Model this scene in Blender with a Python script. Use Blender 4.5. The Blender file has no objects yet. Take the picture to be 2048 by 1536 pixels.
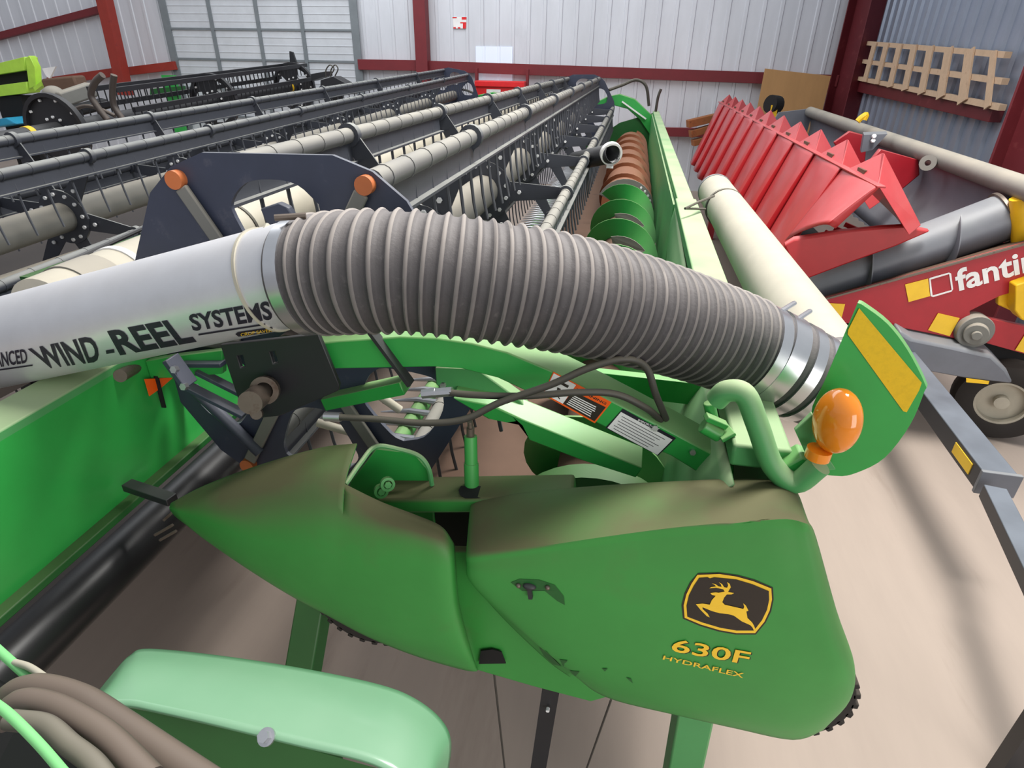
import bpy, bmesh, math, random
from mathutils import Vector, Matrix, geometry
from mathutils.bvhtree import BVHTree
random.seed(7)
V = Vector
scene = bpy.context.scene
COL = scene.collection

# ------------------------------------------------------------------ camera
F = 1216.0
CAM = V((0.0, 0.0, 2.35))
_dn = V((-39, 2272, F)).normalized(); _up = -_dn
_ya = V((254, -646, F)); _ya = (_ya - _ya.dot(_up) * _up).normalized()
_xa = _ya.cross(_up)
ROT = Matrix((_xa, _ya, _up))            # photo axes (right, down, forward) -> world
cd = bpy.data.cameras.new('camera'); cam = bpy.data.objects.new('camera', cd); COL.objects.link(cam)
cd.sensor_width = 36.0; cd.lens = 36.0 * F / 2048.0; cd.clip_start = 0.02; cd.clip_end = 200
mw = Matrix((ROT.col[0], -ROT.col[1], -ROT.col[2])).transposed().to_4x4(); mw.translation = CAM
cam.matrix_world = mw
scene.camera = cam

# ------------------------------------------------------------------ light
scene.view_settings.view_transform = 'Standard'; scene.view_settings.look = 'None'
scene.view_settings.gamma = 1.0; scene.view_settings.use_curve_mapping = False
scene.view_settings.exposure = 0.3
w = bpy.data.worlds.new('daylight'); scene.world = w; w.use_nodes = True
bg = w.node_tree.nodes['Background']; bg.inputs[0].default_value = (0.86, 0.92, 1.0, 1); bg.inputs[1].default_value = 0.47

def area(name, loc, aim, sx, sy, power, color=(1, 1, 1)):
    l = bpy.data.lights.new(name, 'AREA'); l.shape = 'RECTANGLE'; l.size = sx; l.size_y = sy; l.energy = power; l.color = color
    o = bpy.data.objects.new(name, l); COL.objects.link(o); o.location = loc
    o.rotation_euler = (V(aim) - V(loc)).to_track_quat('-Z', 'Y').to_euler()
    return o
area('skylight', (1.4, 3.4, 6.4), (0.2, 1.6, 1.5), 1.3, 3.2, 480, (1.0, 0.98, 0.94))
area('roof_daylight', (-4.0, 8.5, 6.6), (-4.0, 9.5, 0), 8.0, 7.0, 420, (0.95, 0.98, 1.0))
area('open_door_daylight', (4.6, -4.5, 2.6), (1.0, 4.5, 1.0), 4.5, 4.0, 200, (1.0, 0.97, 0.93))

# ------------------------------------------------------------------ helpers
def ray(u, v): return ROT @ V((u - 1024, v - 768, F))
def U(u, v, x=None, y=None, z=None, d=None):
    """point of the place seen at photo pixel (u, v) on the plane x=, y= or z= (or at camera depth d)"""
    r = ray(u, v)
    if y is not None: t = y / r.y
    elif x is not None: t = x / r.x
    elif z is not None: t = (z - CAM.z) / r.z
    else: t = d / F
    return CAM + r * t

def kids(o): return [c for c in COL.objects if c.parent == o]
def thing(name, label, cat, loc=(0, 0, 0), group=None):
    o = bpy.data.objects.new(name, None); COL.objects.link(o); o.location = loc; o.empty_display_size = .1
    o['label'] = label; o['category'] = cat
    if group: o['group'] = group
    return o
def tag(o, label, cat, group=None):
    o['label'] = label; o['category'] = cat
    if group: o['group'] = group
    return o
def struct(o): o['kind'] = 'structure'; return o

class MB:
    def __init__(s): s.v = []; s.f = []; s.m = []; s.mi = 0
    def mat(s, i): s.mi = i; return s
    def add(s, vs, fs):
        b = len(s.v); s.v += [V(p) for p in vs]; s.f += [tuple(i + b for i in f) for f in fs]; s.m += [s.mi] * len(fs); return s
    def box(s, c, size, X=(1, 0, 0), Y=(0, 1, 0), Z=None):
        X = V(X).normalized(); Y = V(Y); Y = (Y - Y.dot(X) * X).normalized(); Z = X.cross(Y) if Z is None else V(Z)
        c = V(c); a, b, d = (q / 2 for q in size)
        vs = [c + X * i * a + Y * j * b + Z * k * d for i in (-1, 1) for j in (-1, 1) for k in (-1, 1)]
        return s.add(vs, [(0, 1, 3, 2), (4, 6, 7, 5), (0, 4, 5, 1), (2, 3, 7, 6), (0, 2, 6, 4), (1, 5, 7, 3)])
    def bar(s, A, B, w, h, up=(0, 0, 1)):
        A = V(A); B = V(B); d = (B - A); L = d.length; d.normalize(); side = V(up).cross(d)
        if side.length < 1e-4: side = V((1, 0, 0)).cross(d)
        return s.box((A + B) / 2, (L, w, h), d, side)
    def tube(s, pts, r, n=12, cap=True, radii=None):
        pts = [V(p) for p in pts]; N = len(pts); rings = []
        t0 = (pts[1] - pts[0]).normalized(); ref = V((0, 0, 1)) if abs(t0.z) < .9 else V((1, 0, 0))
        u = t0.cross(ref).normalized()
        for i, p in enumerate(pts):
            t = (pts[min(i + 1, N - 1)] - pts[max(i - 1, 0)]).normalized()
            u = (u - u.dot(t) * t).normalized(); w_ = t.cross(u); rr = radii[i] if radii else r
            rings.append([p + (u * math.cos(2 * math.pi * k / n) + w_ * math.sin(2 * math.pi * k / n)) * rr for k in range(n)])
        vs = [q for rg in rings for q in rg]
        fs = [(i * n + k, i * n + (k + 1) % n, (i + 1) * n + (k + 1) % n, (i + 1) * n + k) for i in range(N - 1) for k in range(n)]
        if cap: fs += [tuple(range(n))[::-1], tuple((N - 1) * n + k for k in range(n))]
        return s.add(vs, fs)
    def cyl(s, A, B, r, n=16, r2=None):
        return s.tube([A, B], r, n, True, [r, r if r2 is None else r2])
    def bolt(s, p, d, r=.008, h=.008): p = V(p); return s.cyl(p, p + V(d).normalized() * h, r, 6)
    def ring(s, c, d, ro, ri, h, n=28):
        c = V(c); d = V(d).normalized(); ref = V((0, 0, 1)) if abs(d.z) < .9 else V((1, 0, 0)); u = d.cross(ref).normalized(); w_ = d.cross(u)
        vs = []
        for rr, z in ((ro, -h / 2), (ro, h / 2), (ri, h / 2), (ri, -h / 2)):
            vs += [c + d * z + (u * math.cos(2 * math.pi * k / n) + w_ * math.sin(2 * math.pi * k / n)) * rr for k in range(n)]
        fs = [(a * n + k, a * n + (k + 1) % n, ((a + 1) % 4) * n + (k + 1) % n, ((a + 1) % 4) * n + k) for a in range(4) for k in range(n)]
        return s.add(vs, fs)
    def prism(s, loops, ext):
        """outer loop (and holes) of 3D points, extruded by the vector ext"""
        if isinstance(loops[0], Vector) or isinstance(loops[0][0], (int, float)): loops = [loops]
        loops = [[V(p) for p in l] for l in loops]; ext = V(ext)
        flat = [p for l in loops for p in l]; n = len(flat)
        tris = geometry.tessellate_polygon(loops)
        fs = [tuple(t) for t in tris] + [tuple(i + n for i in t[::-1]) for t in tris]
        b = 0
        for l in loops:
            k = len(l); fs += [(b + i, b + (i + 1) % k, n + b + (i + 1) % k, n + b + i) for i in range(k)]; b += k
        return s.add(flat + [p + ext for p in flat], fs)
    def patch(s, rows, ku=5, kv=5):
        def cr(a, b, c, d, t): return .5 * ((2 * b) + (c - a) * t + (2 * a - 5 * b + 4 * c - d) * t * t + (3 * b - a - 3 * c + d) * t ** 3)
        def dense(l, k):
            o = []
            for i in range(len(l) - 1):
                a = l[i - 1] if i else l[0] * 2 - l[1]; d = l[i + 2] if i + 2 < len(l) else l[-1] * 2 - l[-2]
                for j in range(k): o.append(cr(a, l[i], l[i + 1], d, j / k))
            return o + [l[-1]]
        rows = [dense([V(p) for p in r], ku) for r in rows]
        cols = [dense([r[i] for r in rows], kv) for i in range(len(rows[0]))]
        nu, nv = len(cols), len(cols[0])
        vs = [p for c in cols for p in c]
        return s.add(vs, [(i * nv + j, i * nv + j + 1, (i + 1) * nv + j + 1, (i + 1) * nv + j) for i in range(nu - 1) for j in range(nv - 1)])
    def sphere(s, c, r, X=(1, 0, 0), Y=(0, 1, 0), scale=(1, 1, 1), n=20, m=12):
        X = V(X).normalized(); Y = V(Y); Y = (Y - Y.dot(X) * X).normalized(); Z = X.cross(Y); c = V(c)
        vs = []
        for j in range(m + 1):
            th = math.pi * j / m
            for k in range(n):
                ph = 2 * math.pi * k / n
                vs.append(c + X * r * scale[0] * math.sin(th) * math.cos(ph) + Y * r * scale[1] * math.sin(th) * math.sin(ph) + Z * r * scale[2] * math.cos(th))
        return s.add(vs, [(j * n + k, j * n + (k + 1) % n, (j + 1) * n + (k + 1) % n, (j + 1) * n + k) for j in range(m) for k in range(n)])
    def bvh(s): return BVHTree.FromPolygons([tuple(p) for p in s.v], s.f)
    def build(s, name, mats, parent=None, bevel=0, solid=0, smooth=40, merge=0, seg=2, offset=-1):
        me = bpy.data.meshes.new(name)
        o = bpy.data.objects.new(name, me)
        off = V((0, 0, 0))
        if parent is not None:
            q = parent
            while q is not None: off += V(q.location); q = q.parent
        me.from_pydata([p - off for p in s.v], [], s.f)
        for mt in (mats if isinstance(mats, (list, tuple)) else [mats]): me.materials.append(mt)
        me.polygons.foreach_set('material_index', s.m)
        bm = bmesh.new(); bm.from_mesh(me)
        if merge: bmesh.ops.remove_doubles(bm, verts=bm.verts, dist=merge)
        bmesh.ops.recalc_face_normals(bm, faces=bm.faces); bm.to_mesh(me); bm.free()
        if smooth:
            me.shade_smooth(); me.set_sharp_from_angle(angle=math.radians(smooth))
        COL.objects.link(o)
        if parent is not None: o.parent = parent
        if solid:
            md = o.modifiers.new('thickness', 'SOLIDIFY'); md.thickness = solid; md.offset = offset
        if bevel:
            md = o.modifiers.new('bevel', 'BEVEL'); md.width = bevel; md.segments = seg; md.limit_method = 'ANGLE'; md.angle_limit = math.radians(35)
        return o

# ------------------------------------------------------------------ materials
def lin(c):
    return tuple(((x / 255) / 12.92 if x / 255 <= .04045 else ((x / 255 + .055) / 1.055) ** 2.4) for x in c) + (1,)
def material(name, rgb, rough=.5, metal=0, dust=0, dust_rgb=(150, 140, 105), blot=0, blot_rgb=None, scale=6, coat=0, bump=0, stretch=None):
    m = bpy.data.materials.new(name); m.use_nodes = True; nt = m.node_tree; N = nt.nodes; L = nt.links
    b = N['Principled BSDF']; b.inputs['Roughness'].default_value = rough; b.inputs['Metallic'].default_value = metal
    if coat: b.inputs['Coat Weight'].default_value = coat; b.inputs['Coat Roughness'].default_value = .15
    tc = N.new('ShaderNodeTexCoord'); co = tc.outputs['Object']
    if stretch:
        mp = N.new('ShaderNodeMapping'); mp.inputs['Scale'].default_value = stretch; L.new(co, mp.inputs['Vector']); co = mp.outputs['Vector']
    nz = N.new('ShaderNodeTexNoise'); nz.inputs['Scale'].default_value = scale; nz.inputs['Detail'].default_value = 6; nz.inputs['Roughness'].default_value = .65
    L.new(co, nz.inputs['Vector'])
    def mix(fac, a, bcol):
        x = N.new('ShaderNodeMix'); x.data_type = 'RGBA'
        if hasattr(fac, 'node'): L.new(fac, x.inputs[0])
        else: x.inputs[0].default_value = fac
        for s_, i in ((a, 6), (bcol, 7)):
            if hasattr(s_, 'node'): L.new(s_, x.inputs[i])
            else: x.inputs[i].default_value = s_
        return x.outputs[2]
    def rng(val, a, b_, c=0, d=1):
        x = N.new('ShaderNodeMapRange'); x.inputs[1].default_value = a; x.inputs[2].default_value = b_; x.inputs[3].default_value = c; x.inputs[4].default_value = d
        L.new(val, x.inputs[0]); return x.outputs[0]
    base = lin(rgb)
    col = mix(rng(nz.outputs[0], .3, .7), tuple(x * .9 for x in base[:3]) + (1,), tuple(min(1, x * 1.08) for x in base[:3]) + (1,))
    if blot:
        col = mix(rng(nz.outputs[0], .62 - .2 * blot, .72 - .1 * blot, 0, min(1, .4 + blot)), col, lin(blot_rgb))
    if dust:
        g = N.new('ShaderNodeNewGeometry'); sp = N.new('ShaderNodeSeparateXYZ'); L.new(g.outputs['Normal'], sp.inputs[0])
        n2 = N.new('ShaderNodeTexNoise'); n2.inputs['Scale'].default_value = 3.5; n2.inputs['Detail'].default_value = 8; L.new(tc.outputs['Object'], n2.inputs['Vector'])
        up = rng(sp.outputs[2], .05, .85); nn = rng(n2.outputs[0], .25, .6, .55, 1.0)
        mm = N.new('ShaderNodeMath'); mm.operation = 'MULTIPLY'; L.new(up, mm.inputs[0]); L.new(nn, mm.inputs[1])
        m3 = N.new('ShaderNodeMath'); m3.operation = 'MULTIPLY'; m3.inputs[1].default_value = dust; L.new(mm.outputs[0], m3.inputs[0])
        m4 = N.new('ShaderNodeMath'); m4.operation = 'ADD'; m4.use_clamp = True; m4.inputs[1].default_value = dust * .12; L.new(m3.outputs[0], m4.inputs[0])
        col = mix(m4.outputs[0], col, lin(dust_rgb))
        rr = N.new('ShaderNodeMapRange'); L.new(m4.outputs[0], rr.inputs[0]); rr.inputs[3].default_value = rough; rr.inputs[4].default_value = max(rough, .8); L.new(rr.outputs[0], b.inputs['Roughness'])
    L.new(col, b.inputs['Base Color'])
    if bump:
        bp = N.new('ShaderNodeBump'); bp.inputs['Strength'].default_value = bump; bp.inputs['Distance'].default_value = .01; L.new(nz.outputs[0], bp.inputs['Height']); L.new(bp.outputs[0], b.inputs['Normal'])
    return m
M = {}
M['green'] = material('green_paint', (16, 160, 64), .38, dust=.55, dust_rgb=(165, 178, 130), coat=.2)
M['shield'] = material('green_plastic', (52, 150, 64), .42, dust=.95, dust_rgb=(94, 92, 60), blot=.15, blot_rgb=(70, 130, 62), scale=3)
M['palegreen'] = material('dusty_green_paint', (58, 150, 82), .45, dust=.85, dust_rgb=(166, 182, 140))
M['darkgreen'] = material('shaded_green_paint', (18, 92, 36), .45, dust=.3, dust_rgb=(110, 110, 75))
M['mint'] = material('pale_green_paint', (88, 148, 106), .26, dust=.45, dust_rgb=(140, 168, 142), coat=.4, scale=2)  # paler green tone for the cover sheet
M['black'] = material('black_metal', (30, 31, 36), .42, dust=.35, dust_rgb=(100, 98, 96))
M['blackbeam'] = material('black_beam_paint', (24, 26, 34), .4, dust=.55, dust_rgb=(135, 142, 152))
M['blacktube'] = material('black_tube_paint', (20, 20, 23), .32, dust=.15, dust_rgb=(90, 86, 84))
M['reelblack'] = material('black_reel_paint', (44, 48, 62), .45, dust=.6, dust_rgb=(165, 165, 158))
M['navy'] = material('blue_black_paint', (50, 56, 76), .4, dust=.3, dust_rgb=(150, 150, 150), blot=.05, blot_rgb=(90, 90, 100), scale=14)
M['rubber'] = material('dusty_black_rubber', (58, 55, 58), .6, dust=.5, dust_rgb=(140, 133, 130), blot=.1, blot_rgb=(96, 92, 92), scale=40, bump=.2)
M['ridge'] = material('dusty_hose_ridge', (104, 99, 98), .7, dust=.6, dust_rgb=(176, 166, 158), scale=40)
M['tyre'] = material('tyre_rubber', (34, 31, 30), .8, dust=.3, dust_rgb=(110, 95, 80))
M['hosedusty'] = material('dusty_hose_rubber', (66, 59, 56), .42, dust=.6, dust_rgb=(116, 101, 88), scale=12)
M['hose'] = material('hydraulic_hose_rubber', (50, 48, 46), .5, dust=.55, dust_rgb=(135, 128, 112))
M['silver'] = material('brushed_aluminium', (218, 219, 226), .34, .6, dust=.45, dust_rgb=(205, 200, 195), scale=5, stretch=(1, 1, 1))
M['steel'] = material('zinc_steel', (205, 205, 208), .28, .9)
M['worn'] = material('worn_steel', (120, 108, 98), .45, .6, blot=.3, blot_rgb=(90, 70, 58), scale=30)
M['grey'] = material('grey_paint', (104, 108, 118), .4, dust=.35, dust_rgb=(170, 168, 160))
M['tubegrey'] = material('dusty_grey_tube', (112, 112, 108), .55, dust=.85, dust_rgb=(166, 158, 144))
M['barpipe'] = material('dusty_bar_pipe', (98, 98, 100), .5, dust=.8, dust_rgb=(152, 148, 138))
M['cream'] = material('cream_pvc', (178, 172, 156), .45, dust=.35, dust_rgb=(170, 161, 144), blot=.05, blot_rgb=(190, 180, 165))
M['red'] = material('red_paint', (186, 26, 36), .35, dust=.42, dust_rgb=(212, 124, 122), coat=.3)
M['redpanel'] = material('crimson_paint', (172, 22, 40), .35, dust=.3, dust_rgb=(200, 120, 110), coat=.3)
M['redbeam'] = material('red_oxide_steel', (112, 28, 36), .6, dust=.35, dust_rgb=(160, 90, 90))
M['redcol'] = material('red_oxide_column', (150, 48, 36), .55, blot=.1, blot_rgb=(95, 35, 40))
M['maroon'] = material('maroon_column', (98, 26, 34), .55, blot=.15, blot_rgb=(125, 60, 60))
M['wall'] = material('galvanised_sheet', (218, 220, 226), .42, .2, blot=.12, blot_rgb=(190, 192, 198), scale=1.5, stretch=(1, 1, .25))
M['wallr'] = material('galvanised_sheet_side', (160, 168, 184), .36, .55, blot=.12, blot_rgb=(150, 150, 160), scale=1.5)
M['door'] = material('sectional_door_sheet', (210, 213, 218), .5, .1, blot=.12, blot_rgb=(184, 187, 190), scale=2)
M['doorrail'] = material('door_steel', (128, 134, 138), .5, .2)
M['wood'] = material('plywood', (186, 142, 92), .7, blot=.1, blot_rgb=(160, 115, 70), scale=5, stretch=(1, 1, .3))
M['pallet'] = material('pallet_wood', (206, 176, 146), .75, blot=.2, blot_rgb=(172, 140, 114), scale=9)
M['timber'] = material('old_timber', (150, 92, 50), .75, blot=.35, blot_rgb=(88, 46, 26), scale=8)
M['lime'] = material('lime_paint', (178, 222, 70), .4, dust=.2, dust_rgb=(210, 230, 160))
M['yellow'] = material('yellow_paint', (245, 196, 30), .45)
M['reflect'] = material('yellow_reflector', (226, 186, 22), .35, scale=90, blot=.2, blot_rgb=(205, 160, 12))
M['decalyellow'] = material('yellow_vinyl', (250, 200, 50), .5)
M['decalblack'] = material('black_vinyl', (42, 34, 26), .5)
M['ink'] = material('navy_ink', (28, 24, 40), .5)
M['white'] = material('white_paint', (240, 238, 236), .45)
M['whitebolt'] = material('bright_bolt', (235, 235, 235), .4)
M['orange'] = material('orange_vinyl', (255, 96, 12), .45)
M['orangecap'] = material('orange_plastic_cap', (196, 110, 62), .5, blot=.1, blot_rgb=(165, 90, 55))
M['rust'] = material('rusty_flighting', (138, 80, 50), .6, dust=.45, dust_rgb=(160, 122, 98), blot=.3, blot_rgb=(120, 66, 40))
M['pan'] = material('dusty_deck', (96, 72, 57), .8, blot=.2, blot_rgb=(70, 50, 40))
M['underdeck'] = material('shaded_deck_plate', (54, 46, 42), .8, blot=.2, blot_rgb=(40, 34, 32))  # dark brown: the shade under the reels is put into the colour
M['redcab'] = material('red_cabinet', (226, 40, 44), .4)
M['blue'] = material('blue_paint', (40, 150, 190), .4)
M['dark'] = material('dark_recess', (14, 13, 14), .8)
M['cord'] = material('green_twine', (118, 190, 120), .7)

def amber():
    m = bpy.data.materials.new('amber_lens'); m.use_nodes = True; b = m.node_tree.nodes['Principled BSDF']
    b.inputs['Base Color'].default_value = (1, .30, .015, 1); b.inputs['Roughness'].default_value = .12
    b.inputs['Transmission Weight'].default_value = .15; b.inputs['Coat Weight'].default_value = .6
    return m
M['amber'] = amber()
def floor_mat():
    m = material('dusty_concrete', (172, 156, 144), .85, blot=.25, blot_rgb=(138, 121, 108), scale=.9, stretch=(2.2, .35, 1))
    return m
M['floor'] = floor_mat()

def text_faces(s, bold=0.0):
    c = bpy.data.curves.new('t', 'FONT'); c.body = s; c.offset = bold; c.resolution_u = 3
    o = bpy.data.objects.new('t', c); COL.objects.link(o)
    me = bpy.data.meshes.new_from_object(o.evaluated_get(bpy.context.evaluated_depsgraph_get()))
    bm = bmesh.new(); bm.from_mesh(me); bmesh.ops.triangulate(bm, faces=bm.faces)
    for _ in range(1): bmesh.ops.subdivide_edges(bm, edges=[e for e in bm.edges if e.calc_length() > .25], cuts=2, use_grid_fill=False)
    bmesh.ops.triangulate(bm, faces=bm.faces)
    vs = [v.co.xy.copy() for v in bm.verts]; fs = [tuple(v.index for v in f.verts) for f in bm.faces]; bm.free()
    bpy.data.objects.remove(o); bpy.data.curves.remove(c); bpy.data.meshes.remove(me)
    x0 = min(v.x for v in vs); x1 = max(v.x for v in vs); y0 = min(v.y for v in vs); y1 = max(v.y for v in vs)
    return [((v.x - x0) / (x1 - x0), (v.y - y0) / (y1 - y0)) for v in vs], fs
def quadmap(q, s, t):       # q: tl, tr, br, bl
    tl, tr, br, bl = [V(p) for p in q]
    return (bl * (1 - s) + br * s) * (1 - t) + (tl * (1 - s) + tr * s) * t
def on_surface(bvh, u, v, lift=.0012):
    d = ray(u, v).normalized(); hit = bvh.ray_cast(CAM, d)
    if hit[0] is None: return None
    n = hit[1] if hit[1].dot(d) < 0 else -hit[1]
    return hit[0] + n * lift
def decal_text(mb, s, quad, place, bold=0):
    """letters inside a photo quad, laid on a surface by place(u, v)"""
    vs, fs = text_faces(s, bold); pts = []
    for a, b in vs:
        q = quadmap([(x, y, 0) for x, y in quad], a, b); pts.append(place(q.x, q.y))
    ok = [f for f in fs if all(pts[i] is not None for i in f)]
    mb.add([p if p is not None else V((0, 0, 0)) for p in pts], ok)
def decal_poly(mb, pts2d, place, sub=1):
    loop = []
    for i, (u, v) in enumerate(pts2d):
        u2, v2 = pts2d[(i + 1) % len(pts2d)]
        for k in range(sub): loop.append((u + (u2 - u) * k / sub, v + (v2 - v) * k / sub))
    P = [place(*p) for p in loop]
    tris = geometry.tessellate_polygon([[V((a, b, 0)) for a, b in loop]])
    mb.add(P, [tuple(t) for t in tris if all(P[i] is not None for i in t)] if all(p is not None for p in P) else [])
def curve(pts, k=6):
    m = MB(); pts = [V(p) for p in pts]; out = []
    for i in range(len(pts) - 1):
        a = pts[i - 1] if i else pts[0] * 2 - pts[1]; d = pts[i + 2] if i + 2 < len(pts) else pts[-1] * 2 - pts[-2]; b, c = pts[i], pts[i + 1]
        for j in range(k):
            t = j / k; out.append(.5 * ((2 * b) + (c - a) * t + (2 * a - 5 * b + 4 * c - d) * t * t + (3 * b - a - 3 * c + d) * t ** 3))
    return out + [pts[-1]]

# ------------------------------------------------------------------ the shed
YW = 13.4; XR = 4.0
struct(MB().box((-7, 4, -.05), (28, 24, .1)).build('floor', M['floor'], smooth=0))
def ribbed(name, A, B, h, pitch, prof, mat):
    A = V(A); B = V((B[0], B[1], A[2])); d = (B - A); L = d.length; d.normalize(); n = V((d.y, -d.x, 0)); mb = MB(); pts = []
    k = 0
    while k * pitch < L:
        for (s, o) in prof:
            if k * pitch + s * pitch <= L: pts.append(A + d * (k * pitch + s * pitch) + n * o)
        k += 1
    vs = []
    for p in pts: vs += [p, p + V((0, 0, h))]
    mb.add(vs, [(2 * i, 2 * i + 2, 2 * i + 3, 2 * i + 1) for i in range(len(pts) - 1)])
    return struct(mb.build(name, mat, smooth=0, solid=.002))
ribbed('wall_back', (-20, YW, 0), (XR, YW, 0), 5, .305, [(0, 0), (.40, 0), (.44, .018), (.60, .018), (.64, 0)], M['wall'])
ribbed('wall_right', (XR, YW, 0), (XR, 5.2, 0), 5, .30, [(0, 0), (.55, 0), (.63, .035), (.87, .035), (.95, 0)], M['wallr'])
ribbed('wall_left', (-20, -7, 0), (-20, YW, 0), 5, .305, [(0, 0), (.40, 0), (.44, .018), (.60, .018), (.64, 0)], M['wall'])
ribbed('wall_front', (1.0, -7, 0), (-20, -7, 0), 5, .305, [(0, 0), (.40, 0), (.44, .018), (.60, .018), (.64, 0)], M['wall'])
n_t = [0]
def trim(mb, mat, bevel=.004):
    n_t[0] += 1; return struct(mb.build('trim_%d' % n_t[0], mat, bevel=bevel, smooth=0))
def ibeam(p, h, wdt, dep, X=(1, 0, 0)):
    X = V(X); Yv = V((-X.y, X.x, 0)); p = V(p) + V((0, 0, h / 2)); mb = MB()
    mb.box(p + Yv * dep / 2, (wdt, .02, h), X, Yv); mb.box(p - Yv * dep / 2, (wdt, .02, h), X, Yv); mb.box(p, (.014, dep, h), X, Yv); return mb
trim(MB().box((-4.25, YW - .16, 2.5), (.24, .24, 5)), M['redbeam'])
trim(MB().bar(U(252, 190, y=12.9), U(200, -40, y=12.9), .23, .22, (0, 1, 0)), M['redcol'])
trim(ibeam((3.72, YW - .35, 0), 5, .34, .5, (.9, .45, 0)), M['maroon'])
a = U(1990, 330, y=6.2); trim(ibeam((a.x + .30, 6.2, 0), 5, .4, .5, (.8, .6, 0)), M['maroon'])
def girt(p, q, th=.19, mat='redbeam'): trim(MB().bar(p, q, .12, th), M[mat])
girt(U(718, 129, y=YW - .1), U(845, 131, y=YW - .1)); girt(U(858, 132, y=YW - .1), U(1530, 156, y=YW - .1)); girt(U(1530, 156, y=YW - .1), (3.6, YW - .1, 2.08))
girt(U(1250, 262, y=YW - .1), U(1560, 268, y=YW - .1), .16)
girt(U(-60, 88, y=YW - .12), U(210, 17, y=YW - .12), .13); girt(U(100, 163, y=YW - .12), U(232, 144, y=YW - .12), .16, 'redcol'); girt(U(246, 144, y=YW - .12), U(352, 131, y=YW - .12), .16, 'redcol')
girt(U(1700, 168, x=XR - .1), U(1995, 228, x=XR - .1), .17, 'maroon')
# sectional overhead door
xl = U(338, 60, y=YW - .05).x; xr = U(712, 60, y=YW - .05).x
d = struct(bpy.data.objects.new('door_1', None)); COL.objects.link(d); d.location = ((xl + xr) / 2, YW - .06, 0)
for k in range(8):
    mb = MB(); z0 = k * .56 + .0
    mb.box(((xl + xr) / 2, YW - .05, z0 + .275), (xr - xl, .03, .55))
    for j in range(1, 4): mb.box(((xl + xr) / 2, YW - .069, z0 + .14 * j), (xr - xl, .008, .012))
    mb.build('door_section', M['door'], d, smooth=0)
for f in (0.0, .25, .5, .73, 1.0):
    x = xl + (xr - xl) * f; MB().box((x, YW - .085, 2.3), (.075 if 0 < f < 1 else .16, .03, 4.6)).build('door_stile', M['doorrail'], d, smooth=0)
for k in range(1, 8): MB().box(((xl + xr) / 2, YW - .08, k * .56), (xr - xl, .022, .04)).build('door_rail', M['doorrail'], d, smooth=0)

# glowing ribbed panel makes the bright rectangle on the back wall
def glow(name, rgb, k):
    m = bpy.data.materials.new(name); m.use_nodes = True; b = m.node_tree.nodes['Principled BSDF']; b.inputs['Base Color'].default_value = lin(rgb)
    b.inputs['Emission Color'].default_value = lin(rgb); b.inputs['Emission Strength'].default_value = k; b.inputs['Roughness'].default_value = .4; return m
M['panel'] = glow('glowing_sheet', (225, 235, 250), .15)
ribbed('glow_panel_1', (U(952, 100, y=YW).x, YW - .022, U(990, 205, y=YW).z), (U(1026, 100, y=YW).x, YW - .022, 0), U(990, 93, y=YW).z - U(990, 205, y=YW).z, .305, [(0, 0), (.40, 0), (.44, .016), (.60, .016), (.64, 0)], M['panel'])
# small things on the back wall
s = thing('wall_sign', 'small red and white sign high on the ribbed back wall', 'sign', U(920, 45, y=YW - .03))
q = [U(905, 34, y=YW - .03), U(933, 34, y=YW - .03), U(932, 57, y=YW - .03), U(907, 57, y=YW - .03)]
MB().prism(q, (0, .006, 0)).build('sign_plate', M['white'], s, smooth=0)
mb = MB()
for a0, a1, b0, b1 in ((.66, 1, .78, 1), (0, .3, .9, 1), (.55, 1, .45, .55), (.75, 1, 0, .45), (0, .2, 0, .12), (.35, .55, .0, .12)):
    mb.prism([quadmap(q, *t) + V((0, -.002, 0)) for t in ((a0, b0), (a1, b0), (a1, b1), (a0, b1))], (0, -.001, 0))
mb.build('sign_print', M['redcab'], s, smooth=0)
c = thing('red_cabinet', 'bright red steel cabinet under the girt on the back wall', 'cabinet', U(1000, 195, y=YW - .4))
p0 = U(952, 160, y=12.9); p1 = U(1047, 230, y=12.9)
cx, cw = (p0.x + p1.x) / 2, p1.x - p0.x
MB().box((cx, 13.05, .0 + p0.z / 2 - .05), (cw, .35, p0.z - .1)).build('cabinet_body', M['redcab'], c, bevel=.01)
MB().box((cx, 13.03, p0.z - .06), (cw + .03, .4, .1)).build('cabinet_lid', M['redcab'], c, bevel=.01)
MB().box((cx - .12, 12.868, p0.z - .21), (.28, .012, .11)).build('cabinet_label', M['white'], c, smooth=0)
for sx in (-1, 1): MB().box((cx + sx * (cw / 2 + .03), 13.1, p0.z * .5 + .1), (.05, .1, p0.z + .2)).build('cabinet_post', M['redbeam'], c, smooth=0)
o = MB().prism([U(1530, 137, y=12.75), U(1662, 152, y=12.75), V((U(1650, 190, y=12.75).x, 12.75, 0)), V((U(1518, 190, y=12.75).x, 12.75, 0))], (0, .02, 0)).build('plywood_sheet', M['wood'], bevel=.003, smooth=0)
tag(o, 'tan plywood sheet leaning on the back wall beside the corner column', 'plywood')
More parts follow.
